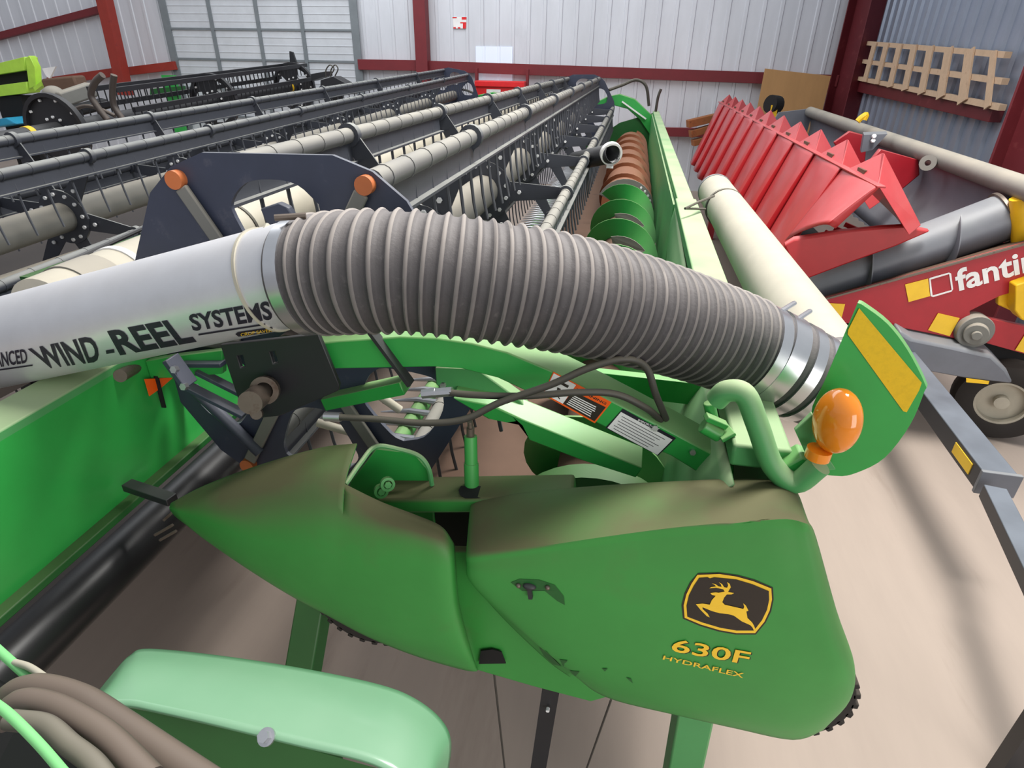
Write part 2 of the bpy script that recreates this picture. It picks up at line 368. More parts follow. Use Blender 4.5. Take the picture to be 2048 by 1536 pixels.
# slatted pallet frame leaning on the right wall
pl = thing('wooden_pallet', 'long slatted wooden pallet standing on the girt of the right wall', 'pallet', U(1850, 150, x=XR - .2))
xq = XR - .22
tl, tr, br, bl = U(1728, 82, x=xq), U(2006, 104, x=xq), U(1994, 222, x=xq), U(1706, 160, x=xq)
for k in range(9):
    f = (k + .05) / 8.4; A = quadmap((tl, tr, br, bl), f, .98); B = quadmap((tl, tr, br, bl), f, .02)
    MB().bar(A, B, .02, .19 if k < 8 else .1, (0, 1, 0)).build('slat', M['pallet'], pl, smooth=0)
for f in (.95, .5, .06): MB().bar(quadmap((tl, tr, br, bl), 0, f) + V((.05, 0, 0)), quadmap((tl, tr, br, bl), 1, f) + V((.05, 0, 0)), .07, .06).build('stringer', M['pallet'], pl, smooth=0)
for k, (a, b, th) in enumerate((((1375, 248), (1420, 236), .16), ((1380, 268), (1425, 252), .15), ((1385, 286), (1425, 272), .13))):
    o = MB().bar(U(*a, y=12.4), U(b[0] + 40, b[1] - 8, y=12.6), .16, th * .8).build('timber_beam', M['timber'], bevel=.008, smooth=0)
    tag(o, ['topmost brown timber beam of the stack behind the red corn header', 'middle brown timber beam of the stack behind the red corn header', 'lowest brown timber beam of the stack behind the red corn header'][k], 'timber', 'brown timbers by the back wall')

# ------------------------------------------------------------------ reels
def make_reel(name, label, A, B, R, phi, stations, tube_mat, bar_mat, near_plate, far_plate, tine_sets, tine_pitch=.15, tube_r=.085, cap_mat='orangecap', tine_len=.27):
    A = V(A); B = V(B); e = (B - A).normalized(); L = (B - A).length
    ux = V((1, 0, 0)); ux = (ux - ux.dot(e) * e).normalized(); uz = ux.cross(e)
    if uz.z < 0: uz = -uz
    root = thing(name, label, 'reel', (A + B) / 2)
    P = lambda a, r, s: A + e * s + (ux * math.cos(math.radians(a)) + uz * math.sin(math.radians(a))) * r
    MB().tube([A + e * .02, B - e * .02], tube_r, 24).build('centre_tube', tube_mat, root)
    angs = [phi + 60 * k for k in range(6)]
    for st in stations:
        m = MB()
        m.ring(A + e * st, e, tube_r + .075, tube_r - .01, .014, 30)
        for a in angs:
            i0, i1 = P(a - 24, tube_r + .05, st), P(a + 24, tube_r + .05, st)
            o0, o1 = P(a + 3.2, R + .015, st), P(a - 3.2, R + .015, st)
            m.prism([i0, P(a, tube_r + .06, st), i1, o0, o1], e * .008)
            m.bar(P(a, tube_r + .05, st) + e * .012, P(a, R, st) + e * .012, .02, .012, e)
            m.ring(P(a, R, st), e, .042, .024, .03, 16)
        m.mat(1)
        for a in angs:
            for da, rr in ((14, tube_r + .05), (-14, tube_r + .05), (0, tube_r + .12)):
                for sg in (-1, 1): m.bolt(P(a + da, rr, st) + e * sg * .008, e * sg, .011, .01)
        m.build('spider_plate', [M['reelblack'], M['whitebolt']], root, smooth=30)
    bars = []
    for a in angs:
        m = MB(); b0, b1 = P(a, R, .03), P(a, R, L - .03)
        m.tube([b0, b1], .027, 14)
        n = int(L / tine_pitch)
        for k in range(n): m.ring(P(a, R, .1 + k * tine_pitch), e, .0292, .02, .012, 14)
        m.mat(1); dv = V((0, 0, -1))
        m.bar(b0 + dv * .055, b1 + dv * .055, .012, .075); m.bar(b0 + dv * .092 + ux * .012, b1 + dv * .092 + ux * .012, .03, .008)
        bars.append(m.build('tine_bar', [bar_mat, M['reelblack']], root))
    proto = None
    for k, a in enumerate(angs):
        n = int(L / tine_pitch); cnt = tine_sets.get(k, 0); rest = MB()
        for j in range(n):
            p = P(a, R, .16 + j * tine_pitch) + V((0, 0, -.04))
            pts = [p, p + V((.006, 0, -.09)), p + V((.016, 0, -.18)), p + V((.034, 0, -tine_len))]
            if j < cnt:
                if proto is None:
                    t = MB().tube(pts, .006, 6).build('tine', M['reelblack'], bars[k]); proto = t; p_origin = p.copy(); bar_off = V(root.location)
                else:
                    t = proto.copy(); COL.objects.link(t); t.parent = bars[k]; t.location = p - p_origin
            else: rest.tube(pts, .006, 5)
        if rest.v:
            t = rest.build('tines', M['reelblack'], bars[k]); t['kind'] = 'stuff'
    for st, sgn in ((near_plate, -1), (far_plate, 1)):
        if st is None: continue
        m = MB(); outer = []
        for a in angs:
            for da in (-11, 0, 11): outer.append(P(a + da, R + (.03 if da == 0 else .023), st))
        holes = []
        for ia, a in enumerate(angs):
            if sgn < 0 and ia == 2: continue
            h = []; mid = a + 30
            for da, rr in ((-17, R * .80), (-19, R * .72), (-17, R * .5), (-10, R * .43), (0, R * .415), (10, R * .43), (17, R * .5), (19, R * .72), (17, R * .80), (9, R * .865), (0, R * .875), (-9, R * .865)):
                h.append(P(mid + da, rr, st))
            h = curve(h + h[:1], 3)[:-1]; holes.append(h)
        m.prism([outer] + holes, e * .012)
        m.build('end_plate', M['navy'], root, smooth=30, bevel=.003)
        for a in angs:
            c = P(a, R, st); MB().cyl(c + e * sgn * .022, c, .021, 20).build('bearing_cap', M[cap_mat], root)
            MB().bar(P(a, R - .02, st) + e * sgn * .013, P(a + 4, R * .35, st) + e * sgn * .013, .034, .012, e).build('plate_brace', M['tubegrey'], root, bevel=.004)
        MB().cyl(A + e * st - e * .05, A + e * st + e * .05, .045, 18).build('reel_shaft', M['worn'], root)
    return root, P

reel1, P1 = make_reel('pickup_reel', 'long grey and black pickup reel beside the auger, dark end plate behind silver pipe', (-.78, 1.30, 1.70), (-.78, 10.2, 1.70), .46, 1.2, [.95, 2.1, 3.3, 4.5, 5.7, 6.9, 8.1],
    M['tubegrey'], M['barpipe'], 0, 8.9, {0: 18, 1: 46, 2: 34})
A2 = V((-3.294, 2.6, 1.456)); B2 = V((-3.424, 12.44, 1.71)); e2 = (B2 - A2).normalized(); A2 = A2 - e2 * 1.3
reel2, P2 = make_reel('pickup_reel', 'dark grey pickup reel lying left of the white manifold, reaching the left photo edge', A2, B2, .46, -9, [.55, 1.85, 3.0, 4.4, 5.9, 7.6, 9.4],
    M['tubegrey'], M['reelblack'], None, (B2 - A2).length, {1: 42, 2: 40, 0: 16}, tine_pitch=.17, cap_mat='black')
reel2.name = 'pickup_reel.001'

# black header reel at the far left with round bolted discs
A3 = V((-6.78, 4.6, 1.40)); B3 = V((-6.76, 12.8, 1.80)); e3 = (B3 - A3).normalized()
r3 = thing('black_reel', 'black tube reel with bolted round discs behind the grey reel at far left', 'reel', (A3 + B3) / 2)
MB().tube([A3, B3], .1, 20).build('centre_tube', M['black'], r3)
for st, rd, mt in ((2.15, .40, 'black'), (5.3, .40, 'black'), (8.0, .42, 'black')):
    m = MB(); c = A3 + e3 * st; n = 16; ux = V((1, 0, 0)); uz = V((0, 0, 1))
    out = [c + ux * rd * math.cos(2 * math.pi * k / n) + uz * rd * math.sin(2 * math.pi * k / n) for k in range(n)]
    hs = []
    for k in range(3):
        a0 = 2 * math.pi * (k / 3 + .08)
        hs.append([c + ux * (rd * q) * math.cos(a0 + t) + uz * (rd * q) * math.sin(a0 + t) for q, t in ((.45, 0), (.8, -.1), (.82, .35), (.8, .75), (.45, .65))])
    m.prism([out] + hs if st > 3 else [out], e3 * .02)
    m.ring(c, e3, rd + .015, rd - .03, .07, 30)
    m.mat(1)
    for k in range(10):
        a = 2 * math.pi * k / 10; m.bolt(c + (ux * math.cos(a) + uz * math.sin(a)) * rd * .86 - e3 * .002, -e3, .016, .02)
        a += .3; m.bolt(c + (ux * math.cos(a) + uz * math.sin(a)) * rd * .38 - e3 * .002, -e3, .016, .02)
    m.build('disc', [M[mt], M['whitebolt']], r3)
for st in (1.75, 7.75): MB().ring(A3 + e3 * st, e3, .106, .09, .07).build('yellow_band', M['yellow'], r3)
for a, rr in ((62, .42), (118, .42), (20, .42), (160, .42)):
    o_ = V((math.cos(math.radians(a)), 0, math.sin(math.radians(a)))) * rr
    m = MB(); m.bar(A3 + o_ + e3 * 3.0, B3 + o_, .05, .06); m.build('slat_bar', M['black'], r3, smooth=0)
    m = MB()
    for k in range(40): p = A3 + o_ + e3 * (3.0 + k * .13); m.bar(p, p + V((.01, 0, -.17)), .012, .012)
    q_ = m.build('fingers', M['black'], r3, smooth=0); q_['kind'] = 'stuff'
MB().prism([A3 + e3 * 8.05 + V(q) for q in ((-.06, 0, .40), (-.04, 0, .62), (.03, 0, .60), (.08, 0, .40))], e3 * .05).build('top_lug', M['black'], r3, smooth=0)

# lime green header cover at the left edge
lm = thing('lime_cover', 'lime green machine cover at the upper left edge of the photo', 'cover', U(30, 190, y=9.5))
m = MB(); yy = 9.5
m.prism([U(-60, 140, y=yy), U(50, 113, y=yy), U(52, 140, y=yy), U(-60, 158, y=yy)], (0, .25, 0)); m.build('top_hood', M['lime'], lm, bevel=.02)
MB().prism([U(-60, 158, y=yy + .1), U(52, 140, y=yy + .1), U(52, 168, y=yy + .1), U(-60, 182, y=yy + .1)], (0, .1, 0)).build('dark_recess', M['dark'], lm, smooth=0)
MB().prism([U(-60, 178, y=yy), U(54, 163, y=yy), U(56, 186, y=yy), U(-60, 200, y=yy)], (0, .25, 0)).build('lower_hood', M['lime'], lm, bevel=.02)
MB().prism([U(50, 116, y=yy - .02), U(58, 111, y=yy - .02), U(70, 135, y=yy - .02), U(72, 172, y=yy - .02), U(58, 178, y=yy - .02)], (0, .12, 0)).build('end_plate', M['lime'], lm, bevel=.01)
MB().prism([U(66, 175, y=yy - .05), U(85, 160, y=yy - .05), U(83, 172, y=yy - .05), U(70, 182, y=yy - .05)], (0, .1, 0)).build('corner_flap', M['lime'], lm, smooth=0)
m = MB(); m.prism([U(84, 137, y=9.2), U(111, 133, y=9.2), U(99, 157, y=9.2), U(92, 152, y=9.2)], (0, .03, 0))
m.build('white_plate', M['white'], lm, smooth=0)
MB().bar(U(30, 190, y=9.7), V((U(30, 190, y=9.7).x, 9.7, 0)), .5, .3, (0, 1, 0)).build('stand', M['dark'], lm, smooth=0)
o = MB().prism([U(-60, 250, y=9), U(12, 235, y=9), U(34, 248, y=9), U(-60, 262, y=9)], (0, .5, 0)).build('blue_box', M['blue'], bevel=.02, smooth=0)
tag(o, 'blue painted machine box low at the left photo edge', 'box')
# dark gearbox, tube and loose hoses between the lime cover and the reels
gb = thing('header_gearbox', 'brown black gearbox with grey drive tube between lime cover and red column', 'gearbox', U(150, 190, y=8.6))
MB().bar(U(120, 200, y=8.4), U(185, 178, y=8.8), .22, .2).build('drive_tube', M['tubegrey'], gb, bevel=.03)
MB().sphere(U(108, 190, y=8.5), .14, scale=(1.1, 1, .9)).build('gear_housing', M['tubegrey'], gb)
MB().bar(U(100, 175, y=8.9), U(165, 168, y=9), .3, .24).build('frame_block', M['pan'], gb, bevel=.03)
MB().bar(U(135, 225, y=8.2), U(215, 205, y=8.6), .5, .12).build('lower_frame', M['dark'], gb, bevel=.03)
for k, pts in enumerate((((215, 240), (196, 215), (182, 190), (190, 165), (205, 150)), ((245, 238), (228, 212), (225, 180), (228, 150)), ((150, 218), (172, 212), (200, 218), (230, 232)))):
    y0 = 7.0 + .2 * k
    o = MB().tube(curve([U(a, b, y=y0) for a, b in pts]), .038 if k < 2 else .022, 10).build('hydraulic_hose', M['hosedusty'])
    tag(o, ['thick dusty hose arching up left of the red column foot', 'thick dusty hose in front of the red column with pale sleeve', 'thin dusty hose curving low in front of the black reel'][k], 'hose', 'loose hoses by the red column')
dk = thing('green_machine', 'dark green machine frame glimpsed behind the black reel near the overhead door', 'machine', U(340, 190, y=12.6))
q = U(322, 150, y=12.7); MB().box((q.x + .14, 12.75, q.z / 2), (.28, .1, q.z)).build('frame_plate', M['green'], dk, smooth=0)
MB().prism([U(300, 178, y=12.6), U(365, 172, y=12.6), U(365, 188, y=12.6), U(300, 192, y=12.6)], (0, .1, 0)).build('frame_beam', M['darkgreen'], dk, smooth=0)
g4 = thing('black_gearcase', 'black cover with wire loops right of the black reel, before the overhead door', 'machine', U(665, 158, y=12.2))
MB().prism([U(640, 160, y=12.2), U(668, 152, y=12.2), U(700, 170, y=12.2), U(640, 180, y=12.2)], (0, .3, 0)).build('cover', M['black'], g4, bevel=.02)
q = U(662, 165, y=12.35); MB().box((q.x, 12.4, q.z / 2 - .05), (.3, .2, q.z)).build('stand', M['dark'], g4, smooth=0)
MB().prism([U(622, 148, y=12.3), U(650, 143, y=12.3), U(652, 152, y=12.3), U(622, 162, y=12.3)], (0, .3, 0)).build('hood', M['black'], g4, smooth=0)
for k in (0, 1): MB().tube(curve([U(652 + 10 * k, 155, y=12.3), U(652 + 10 * k, 140, y=12.3), U(660 + 10 * k, 130, y=12.3), U(668 + 8 * k, 138, y=12.3), U(660 + 10 * k, 152, y=12.3)]), .012, 6).build('wire_loop', M['hose'], g4)

# ------------------------------------------------------------------ second header deck under the left reel
h2 = thing('grain_header', 'grain header deck under the left reel with green far end arm', 'header', (-3.4, 7.5, 0))
MB().box((-3.7, 6.8, .98), (2.0, 11.2, .05)).build('deck', M['underdeck'], h2, smooth=0)  # dark sheet, carries the shade under the left reel in its colour
MB().box((-2.62, 7.3, 1.2), (.06, 10.2, .5)).build('back_sheet', M['darkgreen'], h2, smooth=0)
MB().tube([(-3.25, 2.5, 1.15), (-3.25, 12.2, 1.15)], .13, 18).build('auger_drum', M['tubegrey'], h2)
m = MB(); 
pa = [U(a, b, y=12.6) for a, b in ((930, 195), (985, 184), (1020, 192), (1045, 215), (1020, 214), (1000, 205), (940, 206))]
m.prism(pa, (0, .12, 0)); m.build('end_arm', M['green'], h2, bevel=.01)
MB().tube(curve([U(900, 178, y=12.5), U(930, 180, y=12.5), U(955, 190, y=12.5)]), .02, 8).build('hydraulic_line', M['hose'], h2)
for sx in (3.2, 7.5, 11.5):
    for xx in (-4.1, -2.8): MB().bar((xx, sx, 0), (xx, sx, .96), .1, .1, (0, 1, 0)).build('leg', M['black'], h2, smooth=0)

# ------------------------------------------------------------------ near grain header with shields
H = thing('grain_header', 'near green grain header with rusty auger, logo end shields and grey reel', 'header', (-.2, 5.5, 0))
H.name = 'grain_header.001'
xo, xi, zt = .375, .285, 1.68
y0, y1 = 1.05, 10.35
m = MB(); m.bar(((xo + xi) / 2, 3.5, zt - .03), ((xo + xi) / 2, y1, zt - .03), xo - xi, .06); m.bar(((xo + xi) / 2 - .02, y0, zt - .01), ((xo + xi) / 2 - .006, 3.5, zt - .01), xo - xi + .02, .05)
m.build('top_rail', M['palegreen'], H, bevel=.006)
m = MB(); m.box((xo - .02, (y0 + y1) / 2, 1.33), (.02, y1 - y0, .66)); m.box((xi - .01, (3.6 + y1) / 2, 1.36), (.012, y1 - 3.6, .56))
m.build('back_sheet', M['palegreen'], H, smooth=0)
# flared panel at the near end of the back sheet
rows = [[(xi - .005, 3.6, zt - .04), (xi - .02, 2.8, zt - .04), (xi - .03, 2.0, zt - .04), (xi - .03, 1.0, zt - .04)],
        [(xi - .02, 3.6, 1.5), (xi - .06, 2.8, 1.5), (xi - .08, 2.0, 1.5), (xi - .09, 1.0, 1.5)],
        [(xi - .01, 3.5, 1.2), (xi - .07, 2.8, 1.2), (xi - .12, 2.0, 1.2), (xi - .12, 1.0, 1.2)]]
MB().patch(rows).build('flared_panel', M['palegreen'], H, solid=.006)
MB().box((-.22, 5.75, 1.0), (.95, 9.2, .03)).build('deck', M['pan'], H, smooth=0)
MB().tube([(-.70, 1.25, 1.02), (-.70, 10.2, 1.02)], .022, 10).build('cutter_bar', M['steel'], H)
MB().tube([(-.79, 1.35, 1.0), (-.79, 10.2, 1.0)], .035, 12).build('front_tube', M['green'], H)
m = MB()
for k in range(90):
    yk = 1.4 + k * .098; m.tube([(-.66, yk, 1.035), (-.80, yk, 1.04), (-.93, yk, 1.02)], .016, 8, True, [.016, .013, .003])
m.build('knife_guards', M['steel'], H)['kind'] = 'stuff'
# auger
AX, AZ, AR, DR = .0, 1.19, .25, .13
MB().tube([(AX, 1.28, AZ), (AX, 10.1, AZ)], DR, 24).build('auger_drum', M['pan'], H)
MB().tube([(AX, 5.8, AZ), (AX, 10.05, AZ)], AR * .86, 36).build('rusty_drum', M['rust'], H)
def flight(yA, yB, turns, mat, hand=1, a0=0.0, parent=None, name='auger_flight'):
    m = MB(); n = int(turns * 28); vs = []
    for k in range(n + 1):
        t = k / n; a = a0 + hand * 2 * math.pi * turns * t; y = yA + (yB - yA) * t
        for rr, dy in ((DR, -.004), (AR, -.004), (AR, .004), (DR, .004)):
            vs.append((AX + rr * math.cos(a), y + dy, AZ + rr * math.sin(a)))
    fs = []
    for k in range(n):
        for j in range(4): fs.append((k * 4 + j, k * 4 + (j + 1) % 4, (k + 1) * 4 + (j + 1) % 4, (k + 1) * 4 + j))
    return m.add(vs, fs).build(name, M[mat], parent, smooth=60)
flight(1.35, 5.45, 6.4, 'green', 1, 0, H); flight(5.75, 10.0, 6.2, 'rust', 1, 0, H)
# bare metal flight patches bolted on
for yk in (3.15, 3.8, 4.45):
    MB().prism([(AX + math.cos(a) * r_, yk + .045 * (a - 1.2), AZ + math.sin(a) * r_) for r_, a in [(AR * .8, .7 + .2 * i) for i in range(7)] + [(AR * .5, 1.9 - .2 * i) for i in range(7)]], (0, .006, 0)).build('flight_liner', M['tubegrey'], H, smooth=0)
m = MB(); m.prism([(AX + math.cos(a) * AR * 1.02, 5.55 + .02 * a, AZ + math.sin(a) * AR * 1.02) for a in [.1 + .2 * i for i in range(14)]] + [(AX - .1, 5.6, AZ + .05)], (0, .01, 0))
m.mat(1)
for a in (.2, .4, .6, .8, 1.0): m.bolt((AX + math.cos(a) * AR * .93, 5.54, AZ + math.sin(a) * AR * .93), (0, -1, 0), .01, .01)
m.build('dusty_end_flight', [M['tubegrey'], M['whitebolt']], H, smooth=0)
MB().cyl((AX, 1.24, AZ), (AX, 1.30, AZ), AR * .98, 40).build('auger_end_disc', M['darkgreen'], H)
# far end sheet and far reel arm
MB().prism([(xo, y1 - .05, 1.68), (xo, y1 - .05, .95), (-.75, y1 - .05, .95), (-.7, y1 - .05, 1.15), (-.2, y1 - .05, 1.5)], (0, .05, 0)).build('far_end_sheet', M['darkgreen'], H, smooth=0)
pa = [U(a, b, y=10.25) for a, b in ((1190, 205), (1215, 193), (1240, 188), (1270, 198), (1305, 232), (1318, 272), (1300, 270), (1280, 240), (1255, 218), (1225, 210), (1195, 218))]
m = MB().prism(pa, (0, .12, 0)); m.build('far_reel_arm', M['green'], H, bevel=.01)
MB().bar(U(1244, 203, y=10.2), U(1292, 238, y=10.2), .02, .035, (0, 1, 0)).build('arm_decal', M['white'], H, smooth=0)
MB().tube(curve([U(1218, 180, y=10.2), U(1245, 170, y=10.3), U(1272, 160, y=10.4), U(1292, 172, y=10.4), U(1298, 212, y=10.4)]), .022, 8).build('far_hydraulic_hose', M['hose'], H)
MB().tube(curve([U(1311, 225, y=10.2), U(1316, 195, y=10.2), U(1322, 178, y=10.2)]), .02, 8).build('far_lift_rod', M['hose'], H)
# --- rear end shield with logo
def g(rows): return [[U(u, v, y=y) for u, v, y in r] for r in rows]
rs = g([
 [(946, 1030, 1.10), (952, 1012, 1.08), (1060, 996, 1.08), (1200, 983, 1.08), (1350, 973, 1.08), (1480, 968, 1.08), (1552, 972, 1.08), (1585, 990, 1.10), (1580, 1000, 1.16)],
 [(946, 1010, 1.06), (952, 1004, 1.03), (1060, 990, 1.03), (1200, 977, 1.03), (1350, 968, 1.03), (1480, 963, 1.03), (1560, 967, 1.03), (1594, 987, 1.04), (1586, 992, 1.12)],
 [(940, 1098, .93), (944, 1095, .89), (1060, 1082, .885), (1200, 1064, .88), (1350, 1047, .88), (1480, 1038, .88), (1570, 1032, .88), (1612, 1040, .89), (1606, 1042, 1.02)],
 [(938, 1125, .92), (944, 1126, .872), (1055, 1112, .866), (1195, 1092, .864), (1345, 1074, .864), (1475, 1064, .864), (1580, 1058, .866), (1628, 1074, .885), (1622, 1076, 1.02)],
 [(944, 1160, .92), (952, 1168, .87), (1050, 1195, .855), (1190, 1215, .85), (1340, 1225, .85), (1480, 1230, .85), (1605, 1225, .855), (1668, 1220, .88), (1660, 1222, 1.02)],
 [(1008, 1236, .94), (1020, 1240, .875), (1085, 1285, .86), (1195, 1320, .855), (1340, 1340, .855), (1490, 1350, .855), (1625, 1345, .86), (1703, 1330, .885), (1696, 1334, 1.02)],
 [(1096, 1320, .95), (1110, 1318, .885), (1150, 1345, .875), (1230, 1378, .872), (1350, 1408, .872), (1490, 1432, .872), (1600, 1442, .88), (1692, 1402, .90), (1690, 1404, 1.0)],
 [(1140, 1352, .96), (1150, 1350, .92), (1188, 1380, .91), (1240, 1402, .905), (1350, 1428, .905), (1470, 1455, .905), (1585, 1478, .91), (1642, 1460, .93), (1640, 1458, 1.0)]])
sm = MB().patch(rs, 5, 5); SB = sm.bvh()
sh = sm.build('rear_end_shield', M['shield'], H, solid=.004, smooth=60, offset=0)
on_sh = lambda u, v: on_surface(SB, u, v, .003)
on_sh2 = lambda u, v: on_surface(SB, u, v, .0045)
# emblem traced on the shield
Z = lambda x, y: (1320 + x / 5.907, 1120 + y / 5.907)
m = MB()
ring_o = [(440, 160), (700, 150), (900, 180), (1100, 235), (1310, 320), (1318, 450), (1290, 580), (1230, 710), (1120, 845), (900, 845), (700, 810), (480, 745), (290, 665), (278, 520), (310, 390), (370, 265)]
blk = [(450, 143), (700, 135), (920, 165), (1120, 220), (1330, 310), (1338, 450), (1310, 590), (1245, 725), (1128, 865), (890, 865), (690, 830), (470, 765), (272, 680), (255, 520), (290, 380), (355, 250)]
ring_i = [(462, 192), (560, 185), (590, 200), (640, 186), (900, 212), (1090, 268), (1280, 348), (1284, 450), (1258, 570), (1200, 690), (1105, 812), (900, 812), (710, 780), (500, 718), (322, 650), (312, 520), (340, 400), (398, 285)]
decal_poly(m, [Z(*p) for p in blk], on_sh, 2); m.mat(1)
decal_poly(m, [Z(*p) for p in ring_o], on_surface and (lambda u, v: on_surface(SB, u, v, .0036)), 2); m.mat(0)
decal_poly(m, [Z(*p) for p in ring_i], lambda u, v: on_surface(SB, u, v, .0042), 2); m.mat(1)
deer = [(592, 368), (655, 360), (690, 365), (760, 350), (745, 325), (660, 305), (580, 312), (600, 298), (660, 290), (640, 270), (610, 255), (650, 262), (690, 290), (725, 295), (715, 265), (690, 240), (730, 262), (755, 300), (790, 305), (800, 275), (788, 238), (820, 260), (832, 300), (810, 335), (800, 355), (870, 368), (840, 385), (785, 385), (755, 420), (732, 475), (760, 505), (870, 530), (980, 555), (990, 530), (978, 488), (1010, 515), (1040, 575), (1015, 585), (1028, 660), (1080, 710), (1105, 750), (1120, 790), (1108, 815), (1085, 770), (1060, 745), (960, 700), (870, 635), (800, 615), (700, 605), (610, 580), (500, 535), (500, 555), (560, 610), (585, 655), (550, 640), (480, 570), (422, 500), (500, 492), (585, 505), (610, 450), (655, 400), (610, 390)]
decal_poly(m, [Z(*p) for p in deer], lambda u, v: on_surface(SB, u, v, .0048), 1)
m.build('emblem', [M['decalblack'], M['decalyellow']], H, smooth=0)
m = MB(); q = [Z(150, 915), Z(1075, 1065), Z(1025, 1200), Z(130, 1050)]
q = [Z(165, 905), Z(1075, 1065), Z(1030, 1215), Z(125, 1055)]
decal_text(m, '630F', [(u + 2.2, v + 2.2) for u, v in q], on_sh, .02); m.mat(1); decal_text(m, '630F', q, on_sh2, .015)
decal_text(m, 'HYDRAFLEX', [Z(45, 1105), Z(990, 1315), Z(975, 1370), Z(30, 1150)], on_sh2, .01)
m.build('model_lettering', [M['decalblack'], M['decalyellow']], H, smooth=0)
m = MB(); decal_poly(m, [(1022, 1163), (1040, 1156), (1080, 1158), (1110, 1168), (1128, 1190), (1130, 1208), (1115, 1200), (1090, 1180), (1045, 1180)], on_sh, 2)
m.mat(1)
for u, v in ((1038, 1168), (1096, 1172)): p = on_sh2(u, v); m.sphere(p, .005)
m.mat(2); p = on_sh2(1060, 1170); m.sphere(p, .011, scale=(1.2, .7, .6)); m.bar(p, p + V((.004, -.004, -.025)), .008, .012, (0, 1, 0))
m.build('latch', [M['darkgreen'], M['worn'], M['black']], H)
for k, pts in enumerate(([(1080, 1292), (1094, 1300), (1112, 1318), (1124, 1330), (1108, 1326), (1090, 1310)], [(1120, 1316), (1136, 1318), (1128, 1330)], [(1140, 1338), (1160, 1340), (1152, 1350)], [(1204, 1334), (1216, 1334), (1210, 1340)], [(1252, 1352), (1262, 1354), (1266, 1364)])):
    m = MB(); decal_poly(m, pts, lambda u, v: on_surface(SB, u, v, .0035)); m.v and m.build('scuff_mark', M['darkgreen'], H, smooth=0)
# --- front (nose) shield
A_ = g([[(343, 1007, .98), (410, 972, 1.03), (520, 931, 1.04), (640, 897, 1.04), (714, 888, 1.04)],
 [(341, 1012, .97), (415, 990, .95), (525, 968, .94), (630, 952, .94), (690, 968, .93)],
 [(341, 1018, .96), (430, 1030, .90), (540, 1040, .885), (630, 1040, .88), (685, 1050, .88)],
 [(352, 1032, .96), (450, 1075, .89), (545, 1110, .875), (625, 1135, .87), (675, 1140, .87)],
 [(375, 1050, .96), (460, 1108, .90), (545, 1160, .89), (610, 1195, .885), (660, 1215, .88)],
 [(402, 1072, .98), (468, 1118, .94), (545, 1168, .93), (605, 1203, .925), (652, 1228, .92)]])
B_ = g([[(690, 968, .93), (760, 1003, .925), (830, 1030, .915), (880, 1052, .905), (902, 1080, .91), (908, 1092, .96)],
 [(685, 1050, .88), (760, 1065, .875), (830, 1080, .87), (885, 1100, .868), (906, 1120, .885), (910, 1125, .96)],
 [(675, 1140, .87), (750, 1160, .865), (830, 1185, .862), (888, 1200, .862), (914, 1210, .885), (918, 1212, .96)],
 [(660, 1215, .88), (740, 1250, .875), (830, 1280, .87), (908, 1300, .87), (940, 1308, .89), (944, 1310, .96)],
 [(652, 1228, .92), (735, 1272, .915), (830, 1310, .91), (918, 1336, .91), (950, 1342, .925), (954, 1342, .97)]])
m = MB().patch(A_, 5, 5); m.patch(B_, 5, 5)
m.build('front_end_shield', M['shield'], H, solid=.004, smooth=60, merge=.002, offset=0)
MB().prism([U(u, v, y=.97) for u, v in ((890, 1102), (962, 1104), (962, 1160), (1110, 1316), (1225, 1392), (1182, 1404), (1060, 1372), (950, 1340), (915, 1240))], (0, .02, 0)).build('middle_panel', M['shield'], H, bevel=.004)
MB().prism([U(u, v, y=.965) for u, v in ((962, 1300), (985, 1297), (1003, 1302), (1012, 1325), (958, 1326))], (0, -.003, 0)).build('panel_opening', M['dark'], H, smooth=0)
MB().prism([U(u, v, y=1.09) for u, v in ((700, 965), (752, 897), (800, 902), (835, 914), (856, 940), (862, 972), (870, 1060), (690, 1010))], (0, .01, 0)).build('inner_guard', M['green'], H, bevel=.003)
MB().tube(curve([U(691, 969, y=.94), U(722, 925, y=1.0), U(752, 893, y=1.05), U(800, 899, y=1.07), U(838, 912, y=1.07), U(857, 936, y=1.07), U(864, 970, y=1.07)], 5), .0055, 8).build('guard_rim', M['palegreen'], H)
a, b = U(768, 990, y=1.06), U(1150, 985, y=1.08)
MB().bar(a, b, .09, .04).build('frame_rail', M['shield'], H, bevel=.008)
zr = (a.z + b.z) / 2 + .0215
MB().prism([U(u, v, z=zr) for u, v in ((922, 972), (1008, 972), (1013, 980), (1010, 990), (1000, 996), (930, 996), (920, 990), (917, 980))], (0, 0, -.001)).build('rail_slot', M['dark'], H, smooth=0)
MB().prism([U(u, v, y=1.14) for u, v in ((755, 985), (960, 1000), (965, 1120), (880, 1085), (780, 1030))], (0, .02, 0)).build('shade_sheet', M['dark'], H, smooth=0)  # dark sheet stands in for the shade between the shields
m = MB(); c1 = U(944, 990, y=1.07); c2 = U(941, 872, y=1.10); m.cyl(c1, c2, .0145, 18); m.cyl(c1, c1 * .45 + c2 * .55, .0165, 18); m.mat(1); m.cyl(c2, U(941, 855, y=1.10), .009, 12); m.cyl(U(941, 858, y=1.1), U(940, 843, y=1.1), .006, 10)
m.build('lift_cylinder', [M['green'], M['worn']], H)
m = MB()
for u, v in ((762, 982), (775, 968)): p = U(u, v, y=1.01); m.ring(p, (.5, -.8, .3), .016, .01, .012, 16); m.bolt(p, (.5, -.8, .3), .008, .01)
m.build('pivot_lug', M['green'], H)
